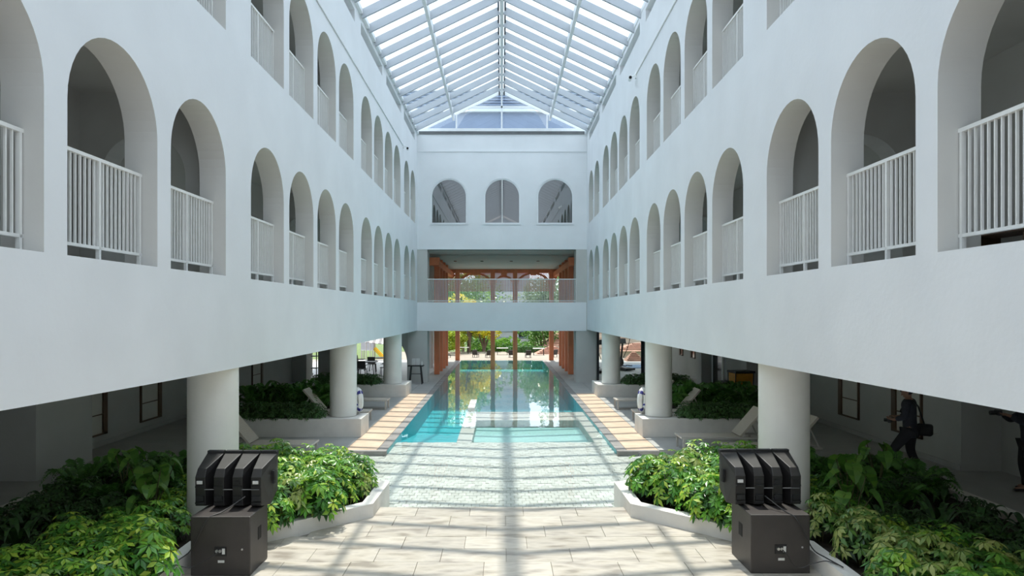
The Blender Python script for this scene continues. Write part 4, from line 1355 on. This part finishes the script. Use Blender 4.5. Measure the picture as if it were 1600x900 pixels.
# white building
b = thing('white_building', 'tall pale flat roofed building beyond the garden trees', 'building', (0, 88, -2.4))
MB().box(-3.4, 3.6, 0, 9, 0, 15.9).build('wall_block', M['farwhite'], b)  # upper height added to block bright sky in the pool reflection
for z in [.9+.75*k for k in range(20)]:
    MB().box(-3.45, 3.65, -.06, 0, z, z+.07).build('cladding_joint', M['bluegrey'], b)
MB().box(-3.6, 3.8, -.2, 9.2, 15.9, 16.1).build('roof', M['frame'], b)
for x in (-2.9, 2.2):
    MB().box(x, x+1.0, -.05, .05, 2.3, 4.2).build('window', M['darkglass'], b)
def roofed(label, loc, w, d, h, rh, wallm, base=0.0, overhang=.5):
    b = thing('tiled_pavilion', label, 'building', loc)
    MB().box(-w/2, w/2, 0, d, base, h).build('wall_block', M[wallm], b)
    o = overhang
    c = [(-w/2-o, -o), (w/2+o, -o), (w/2+o, d+o), (-w/2-o, d+o)]
    MB().add([(x, y, h) for x, y in c]+[(-w*.12, d/2, h+rh), (w*.12, d/2, h+rh)], [(0,1,5,4), (1,2,5), (2,3,4,5), (3,0,4), (0,3,2,1)]).build('roof', M['rooftile'], b)
    for k in range(1, 6):
        f = k/6
        y = -o+(d/2+o)*f; xw = (w/2+o)*(1-f)+w*.12*f
        MB().bar((-xw, y, h+rh*f+.03), (xw, y, h+rh*f+.03), .12, .06).build('tile_course', M['rooftile'], b)
    return b
roofed('pavilion with a pink clay tile roof right of the far terrace', (5.9, 60, -2.4), 3.6, 3.6, 2.75, 1.35, 'beige')
roofed('low clay roofed kiosk beside the far terrace tables', (4.1, 54.6, -1.3), 2.2, 2, 1.2, .62, 'beige', overhang=.35)
roofed('red roofed house seen behind the gym glass', (10.6, 50.5, -.12), 3.6, 3, .55, .55, 'beige', overhang=.3)
roofed('small low orange roofed hut in front of the beige building', (9.0, 46.0, -.12), .9, 1.0, .12, .62, 'beige', overhang=.15)
b = thing('beige_building', 'beige clad building behind the gym glass', 'building', (12, 56, -.12))
MB().box(-4.2, 14, 0, 6, 0, 5.5).build('wall_block', M['beige'], b)
for k in range(12):
    MB().box(-4.2, 14, -.05, 0, .45+.42*k, .48+.42*k).build('cladding_joint', M['rooftile'], b)
# striped awning, slide tower, left lawn
t = thing('striped_awning', 'grey and white striped awning on posts over the left lawn', 'awning', (-8.3, 47.5, -.1))
MB().add([(-1.1, -.6, 1.35), (.9, -.6, 1.15), (.9, .9, 1.95), (-1.1, .9, 2.25), (-1.1, -.6, 1.31), (.9, -.6, 1.11), (.9, .9, 1.91), (-1.1, .9, 2.21)],
         [(0,1,2,3), (7,6,5,4), (0,4,5,1), (1,5,6,2), (2,6,7,3), (3,7,4,0)]).build('canopy', M['awning'], t)
for x, y, z in ((-1.05, -.55, 1.33), (.85, -.55, 1.13), (.85, .85, 1.9), (-1.05, .85, 2.2)):
    MB().tube([(x, y, 0), (x, y, z)], .03, 8).build('post', M['lframe'], t)
t = thing('playground_slide', 'yellow playground slide with a grey tower on the left lawn', 'slide', (-9.6, 49.5, -.1))
for x in (-.5, .3):
    for y in (-.4, .4):
        MB().box(x-.04, x+.04, y-.04, y+.04, 0, 1.6).build('post', M['lframe'], t)
MB().box(-.55, .35, -.45, .45, .65, .72).build('platform', M['metal'], t)
MB().box(-.55, .35, -.45, -.4, .72, 1.3).build('side_panel', M['farwhite'], t)
MB().box(-.55, .35, .4, .45, .72, 1.3).build('side_panel', M['farwhite'], t)
MB().box(-.6, .4, -.5, .5, 1.6, 1.68).build('roof', M['lframe'], t)
MB().bar((.35, 0, .72), (1.0, 0, .02), .45, .04, up=(1, 0, 1)).bar((.35, -.22, .80), (1.0, -.22, .10), .04, .2, up=(1, 0, 1)).bar((.35, .22, .80), (1.0, .22, .10), .04, .2, up=(1, 0, 1)).build('chute', M['yplastic'], t)
# chairs and low tables on the far terrace
def tchair(label, loc, rz, first=[None]):
    if first[0]:
        return dup(first[0], loc, rz, label)
    t = thing('terrace_chair', label, 'chair', loc, rz, 'dark chairs on the far terrace')
    MB().box(-.3, .3, -.3, .3, .28, .38).build('seat', M['dark'], t, bevel=.03)
    MB().bar((0, .26, .34), (0, .40, .90), .6, .07, up=(0, 1, 0)).build('backrest', M['dark'], t, bevel=.02)
    for x in (-1, 1):
        for y in (-1, 1):
            MB().box(x*.26-.025, x*.26+.025, y*.26-.025, y*.26+.025, 0, .28).build('leg', M['dark'], t)
        MB().box(x*.32-.04, x*.32+.04, -.28, .3, .5, .56).build('armrest', M['dark'], t)
    first[0] = t
    return t
for x, y, a, lb in ((-4.05, 50.5, 2.4, 'dark terrace chair at the pool end, outermost on the left of the row'), (-1.95, 51, 2.8, 'dark terrace chair before the trunk of the green tree'),
                (-1.0, 50.6, 3.5, 'dark terrace chair just left of the middle orange posts'), (.75, 50.8, 2.9, 'dark terrace chair behind the second middle orange post'),
                (1.95, 50.6, 3.3, 'dark terrace chair in front of the clipped hedge'), (3.9, 51.2, 3.8, 'dark terrace chair past the right orange post')):
    tchair(lb, (x, y, -.06), a).scale = (.66, .66, .62)
for x, y, lb in ((.05, 54, 'pale terrace table between the middle orange posts'), (2.9, 53.5, 'pale terrace table in front of the clay kiosk'), (-3.1, 55, 'pale terrace table near the lime bushes')):
    t = thing('terrace_table', lb, 'table', (x, y, -.06), 0, 'terrace tables')
    t.scale = (.75, .75, .72)
    MB().box(-.6, .6, -.4, .4, .70, .75).build('table_top', M['planter'], t)
    for sx in (-1, 1):
        for sy in (-1, 1):
            MB().box(sx*.52-.025, sx*.52+.025, sy*.32-.025, sy*.32+.025, 0, .70).build('leg', M['dark'], t)

# ================================================================== wall fittings
for sx, yc, zc, sd in ((-1, 27.6, 10.05, 'left'), (1, 19.9, 10.25, 'right')):
    t = thing('security_camera', 'small white security camera under the roof on the %s wall' % sd, 'camera', (sx*(face(sx, yc)-.01), yc, zc))
    MB().box(-.03, .03, -.06, .06, -.08, .08).build('wall_plate', M['frame'], t)
    MB().tube([(0, 0, 0), (-sx*.14, 0, -.02), (-sx*.16, -.03, -.08)], .022, 8).build('arm', M['frame'], t)
    MB().tube([(-sx*.16, .10, -.09), (-sx*.20, -.22, -.13)], .055, 14).build('housing', M['frame'], t)
    MB().tube([(-sx*.20, -.22, -.13), (-sx*.204, -.245, -.133)], .042, 14).build('lens', M['void'], t)
    o = MB().tube([(sx*(face(sx, 2)-.018), 2, zc+.02), (sx*(face(sx, yc)-.018), yc-.05, zc+.02)], .018, 8).build('conduit', M['frame'], None)
    tag(o, 'thin white conduit running along the upper %s wall to the camera' % sd, 'pipe')

# ================================================================== people
def skin_obj(name, pts, edges, root, m, parent, sub=2):
    names = list(pts); idx = {k: i for i, k in enumerate(names)}
    me = bpy.data.meshes.new(name)
    me.from_pydata([pts[k][0] for k in names], [(idx[a], idx[b]) for a, b in edges], [])
    o = put(name, me)
    md = o.modifiers.new('Skin', 'SKIN'); md.use_smooth_shade = True
    for i, k in enumerate(names):
        sv = me.skin_vertices[0].data[i]
        r = pts[k][1]
        sv.radius = r if isinstance(r, tuple) else (r, r)
        sv.use_root = (k == root)
    ss = o.modifiers.new('Sub', 'SUBSURF'); ss.levels = sub; ss.render_levels = sub
    dg = bpy.context.evaluated_depsgraph_get()
    ne = bpy.data.meshes.new_from_object(o.evaluated_get(dg))
    bpy.data.objects.remove(o)
    ne.materials.clear(); ne.materials.append(m)
    ne.polygons.foreach_set('use_smooth', [True]*len(ne.polygons))
    return put(name, ne, parent)

def hand(pts, edges, wrist, d, side, s, curl=.5, pre=''):
    """palm and five fingers past the wrist; d forward, side = thumb side"""
    w = Vector(pts[wrist][0]); d = Vector(d).normalized(); side = Vector(side).normalized()
    nrm = d.cross(side).normalized()
    p = w+d*.06*s
    pts[pre+'palm'] = (tuple(p), (.026*s, .016*s)); edges.append((wrist, pre+'palm'))
    for i, (off, l) in enumerate(((.028, .068), (.010, .078), (-.009, .072), (-.027, .056))):
        a = p+d*.035+side*off
        b = a+d*l*.5-nrm*curl*l*.25
        c = b+d*l*.35*(1-curl)-nrm*curl*l*.5
        for nm, q, r in (('a', a, .0095), ('b', b, .0085), ('c', c, .007)):
            pts['%sf%d%s' % (pre, i, nm)] = (tuple(q), r)
        edges += [(pre+'palm', '%sf%da' % (pre, i)), ('%sf%da' % (pre, i), '%sf%db' % (pre, i)), ('%sf%db' % (pre, i), '%sf%dc' % (pre, i))]
    a = p+side*.035-d*.01; b = a+side*.018+d*.03
    pts[pre+'t1'] = (tuple(a), .011); pts[pre+'t2'] = (tuple(b), .009)
    edges += [(pre+'palm', pre+'t1'), (pre+'t1', pre+'t2')]

def head_parts(t, c, look, m_skin, hairlen=.0, cap=False):
    """face and hair fixed on the head centred at c looking along look"""
    q = Vector(look).to_track_quat('Y', 'Z')
    def place(o): o.location = c; o.rotation_euler = q.to_euler(); return o
    mb = MB()
    rings = []
    prof = [(-.115, .030), (-.105, .052), (-.075, .066), (-.03, .074), (.02, .078), (.065, .074), (.10, .052), (.118, .015)]
    n = 20
    vs = []
    for z, r in prof:
        for k in range(n):
            a = 2*PI*k/n
            x, y = math.cos(a)*r, math.sin(a)*r*1.2
            if z < -.05 and y < 0: y *= .75
            if z < -.06 and y > 0: y = y*.95+.006
            vs.append((x, y, z))
    fs = [(i*n+k, i*n+(k+1) % n, (i+1)*n+(k+1) % n, (i+1)*n+k) for i in range(len(prof)-1) for k in range(n)]
    fs += [tuple(reversed(range(n))), tuple(range((len(prof)-1)*n, len(prof)*n))]
    mb.add(vs, fs)
    mb.add([(-.012, .086, -.03), (.012, .086, -.03), (.004, .088, .02), (-.004, .088, .02), (0, .115, -.026)], [(0,1,4), (1,2,4), (2,3,4), (3,0,4)])
    for s in (-1, 1):
        mb.tube([(s*.074, -.005, -.03), (s*.086, -.012, 0), (s*.078, -.005, .025)], [.010, .016, .010], 8)
    place(mb.build('head', m_skin, t, smooth=True))
    for s in (-1, 1):
        place(MB().add([(s*.03-.012, .0905, .008), (s*.03, .0915, .002), (s*.03+.012, .0895, .008), (s*.03, .0915, .014)], [(0,1,2,3)]).build('eye', M['hair'], t))
    place(MB().box(-.022, .022, .078, .089, -.062, -.054).build('mouth', M['skin'], t))
    hb = MB(); vs = []
    hp = [(-.05-hairlen, .080), (-.02, .088), (.03, .092), (.075, .086), (.11, .06), (.132, .012)]
    for z, r in hp:
        for k in range(n):
            a = 2*PI*k/n
            x, y = math.cos(a)*r, math.sin(a)*r*1.2-.008
            zz = z
            if math.sin(a) > .25 and z < .05: zz = .055+.01*math.sin(3*a); y *= .97
            vs.append((x, y, zz))
    fs = [(i*n+k, i*n+(k+1) % n, (i+1)*n+(k+1) % n, (i+1)*n+k) for i in range(len(hp)-1) for k in range(n)]
    fs += [tuple(range((len(hp)-1)*n, len(hp)*n))]
    hb.add(vs, fs)
    place(hb.build('hair', M['hair'], t, smooth=True))

def person(label, loc, rz, arms, stride, lean=0.0, s=1.0, look=(0, 1, 0)):
    t = thing('person', label, 'person', loc, rz)
    t.scale = (s,)*3
    f = lean
    P0 = {}
    E = []
    J = {'pelvis': ((0, 0, .92), (.13, .10)), 'waist': ((0, .0+f*.2, 1.08), (.125, .095)), 'chest': ((0, f*.6, 1.28), (.155, .105)), 'upper': ((0, f*.9, 1.41), (.13, .085)), 'neck': ((0, f, 1.50), .052), 'skull': ((0, f+.02, 1.58), .055)}
    P0.update(J)
    E += [('pelvis', 'waist'), ('waist', 'chest'), ('chest', 'upper'), ('upper', 'neck'), ('neck', 'skull')]
    (kl, fl), (kr, fr) = stride
    legs = {'l': (-1, kl, fl), 'r': (1, kr, fr)}
    for k, (sg, kn, ft) in legs.items():
        P0['hip'+k] = ((sg*.10, 0, .86), .095)
        P0['knee'+k] = (kn, .060)
        P0['calf'+k] = (tuple((Vector(kn)*.6+Vector(ft)*.4)), .055)
        P0['ankle'+k] = (ft, .040)
        P0['toe'+k] = ((ft[0], ft[1]+.17, max(ft[2]-.05, .03)), (.042, .028))
        E += [('pelvis', 'hip'+k), ('hip'+k, 'knee'+k), ('knee'+k, 'calf'+k), ('calf'+k, 'ankle'+k), ('ankle'+k, 'toe'+k)]
    for k, (sg, el, wr, hd, th) in arms.items():
        P0['sh'+k] = ((sg*.195, f*.9, 1.42), .060)
        P0['el'+k] = (el, .044)
        P0['wr'+k] = (wr, .028)
        E += [('upper', 'sh'+k), ('sh'+k, 'el'+k), ('el'+k, 'wr'+k)]
        hand(P0, E, 'wr'+k, hd, th, 1.0, .55, k)
    skin_obj('body', P0, E, 'pelvis', M['skin'], t, 2)
    big = lambda k, g, a: (P0[k][0], tuple(x*g+a for x in (P0[k][1] if isinstance(P0[k][1], tuple) else (P0[k][1],)*2)))
    # jacket over torso and arms
    S = {k: big(k, 1.12, .022) for k in ('pelvis', 'waist', 'chest', 'upper')}
    S['hem'] = ((0, -.01, .74), (.185, .145))
    S['collar'] = ((0, f*.98, 1.485), .070)
    SE = [('hem', 'pelvis'), ('pelvis', 'waist'), ('waist', 'chest'), ('chest', 'upper'), ('upper', 'collar')]
    for k, (sg, el, wr, hd, th) in arms.items():
        S['sh'+k] = big('sh'+k, 1.15, .018); S['el'+k] = big('el'+k, 1.15, .018)
        S['cf'+k] = (tuple(Vector(el).lerp(Vector(wr), .86)), .050)
        SE += [('upper', 'sh'+k), ('sh'+k, 'el'+k), ('el'+k, 'cf'+k)]
    skin_obj('jacket', S, SE, 'pelvis', M['navy'], t, 2)
    T = {'pelvis': big('pelvis', 1.06, .012)}
    TE = []
    for k, (sg, kn, ft) in legs.items():
        T['hip'+k] = big('hip'+k, 1.10, .020); T['knee'+k] = big('knee'+k, 1.1, .022); T['calf'+k] = big('calf'+k, 1.1, .020)
        T['c'+k] = (tuple(Vector(kn).lerp(Vector(ft), .97)), .062)
        TE += [('pelvis', 'hip'+k), ('hip'+k, 'knee'+k), ('knee'+k, 'calf'+k), ('calf'+k, 'c'+k)]
    skin_obj('trousers', T, TE, 'pelvis', M['trouser'], t, 2)
    for k, (sg, kn, ft) in legs.items():
        z = ft[2]-.08
        Sx = {'h': ((ft[0], ft[1]-.04, max(z+.045, .04)), (.044, .04)), 'm': ((ft[0], ft[1]+.08, max(z+.035, .035)), (.046, .034)), 't': ((ft[0], ft[1]+.20, max(z+.028, .028)), (.042, .024)), 'a': ((ft[0], ft[1], max(z+.10, .10)), .044)}
        skin_obj('shoe', Sx, [('h', 'm'), ('m', 't'), ('h', 'a')], 'h', M['shoe'], t, 2)
    head_parts(t, (0, f+.035, 1.615), look, M['skin'])
    return t
# walking man with a camera and shoulder bag
p1 = person('person in dark clothes walking under the right gallery with a camera and shoulder bag', (8.36, 13.95, 0), math.radians(48),
    {'l': (-1, (-.27, .02, 1.16), (-.17, .24, 1.08), (.35, 1, .1), (1, 0, .3)), 'r': (1, (.27, .03, 1.16), (.16, .25, 1.10), (-.35, 1, .1), (-1, 0, .3))},
    (((-.10, .26, .50), (-.09, .30, .09)), ((.10, .02, .47), (.10, -.16, .10))), lean=.02, s=1.05, look=(-.35, 1, -.45))
t = thing('camera', 'small black camera held at the waist by the walking person', 'camera', (8.36, 13.95, 0), math.radians(48))
MB().box(-.075, .075, .33, .39, 1.04, 1.14).build('camera_body', M['rubber'], t, bevel=.01)
MB().tube([(0, .39, 1.09), (0, .47, 1.085)], .035, 14).build('lens', M['rubber'], t)
t = thing('shoulder_bag', 'black shoulder bag hanging at the back of the walking person', 'bag', (8.36, 13.95, 0), math.radians(48))
MB().box(.17, .36, -.36, -.06, .80, 1.04).build('bag_body', M['bag'], t, bevel=.05, seg=3)
MB().tube([(.22, -.22, 1.03), (.14, -.17, 1.25), (0, -.15, 1.42), (-.13, -.08, 1.55), (-.15, .06, 1.50), (0, .17, 1.3), (.2, .1, 1.1), (.24, -.08, 1.02)], .016, 6).build('strap', M['bag'], t)
MB().tube([(.34, -.33, .86), (.42, -.38, .83), (.46, -.40, .85)], .008, 5).build('loose_strap', M['lframe'], t)
# second person taking a picture
p2 = person('person in black clothes at the right picture edge raising a camera', (9.88, 12.75, 0), math.radians(82),
    {'l': (-1, (-.24, .20, 1.28), (-.10, .42, 1.42), (.2, 1, .15), (1, 0, .2)), 'r': (1, (.24, .20, 1.28), (.10, .42, 1.42), (-.2, 1, .15), (-1, 0, .2))},
    (((-.10, .10, .49), (-.11, .14, .085)), ((.10, .06, .48), (.11, -.02, .085))), lean=.02, look=(0, 1, -.05))
t = thing('camera', 'black camera raised to the face by the person at the picture edge', 'camera', (9.88, 12.75, 0), math.radians(82))
MB().box(-.075, .075, .50, .57, 1.40, 1.50).build('camera_body', M['rubber'], t, bevel=.01)
MB().tube([(0, .57, 1.45), (0, .68, 1.445)], .042, 14).build('lens', M['rubber'], t)
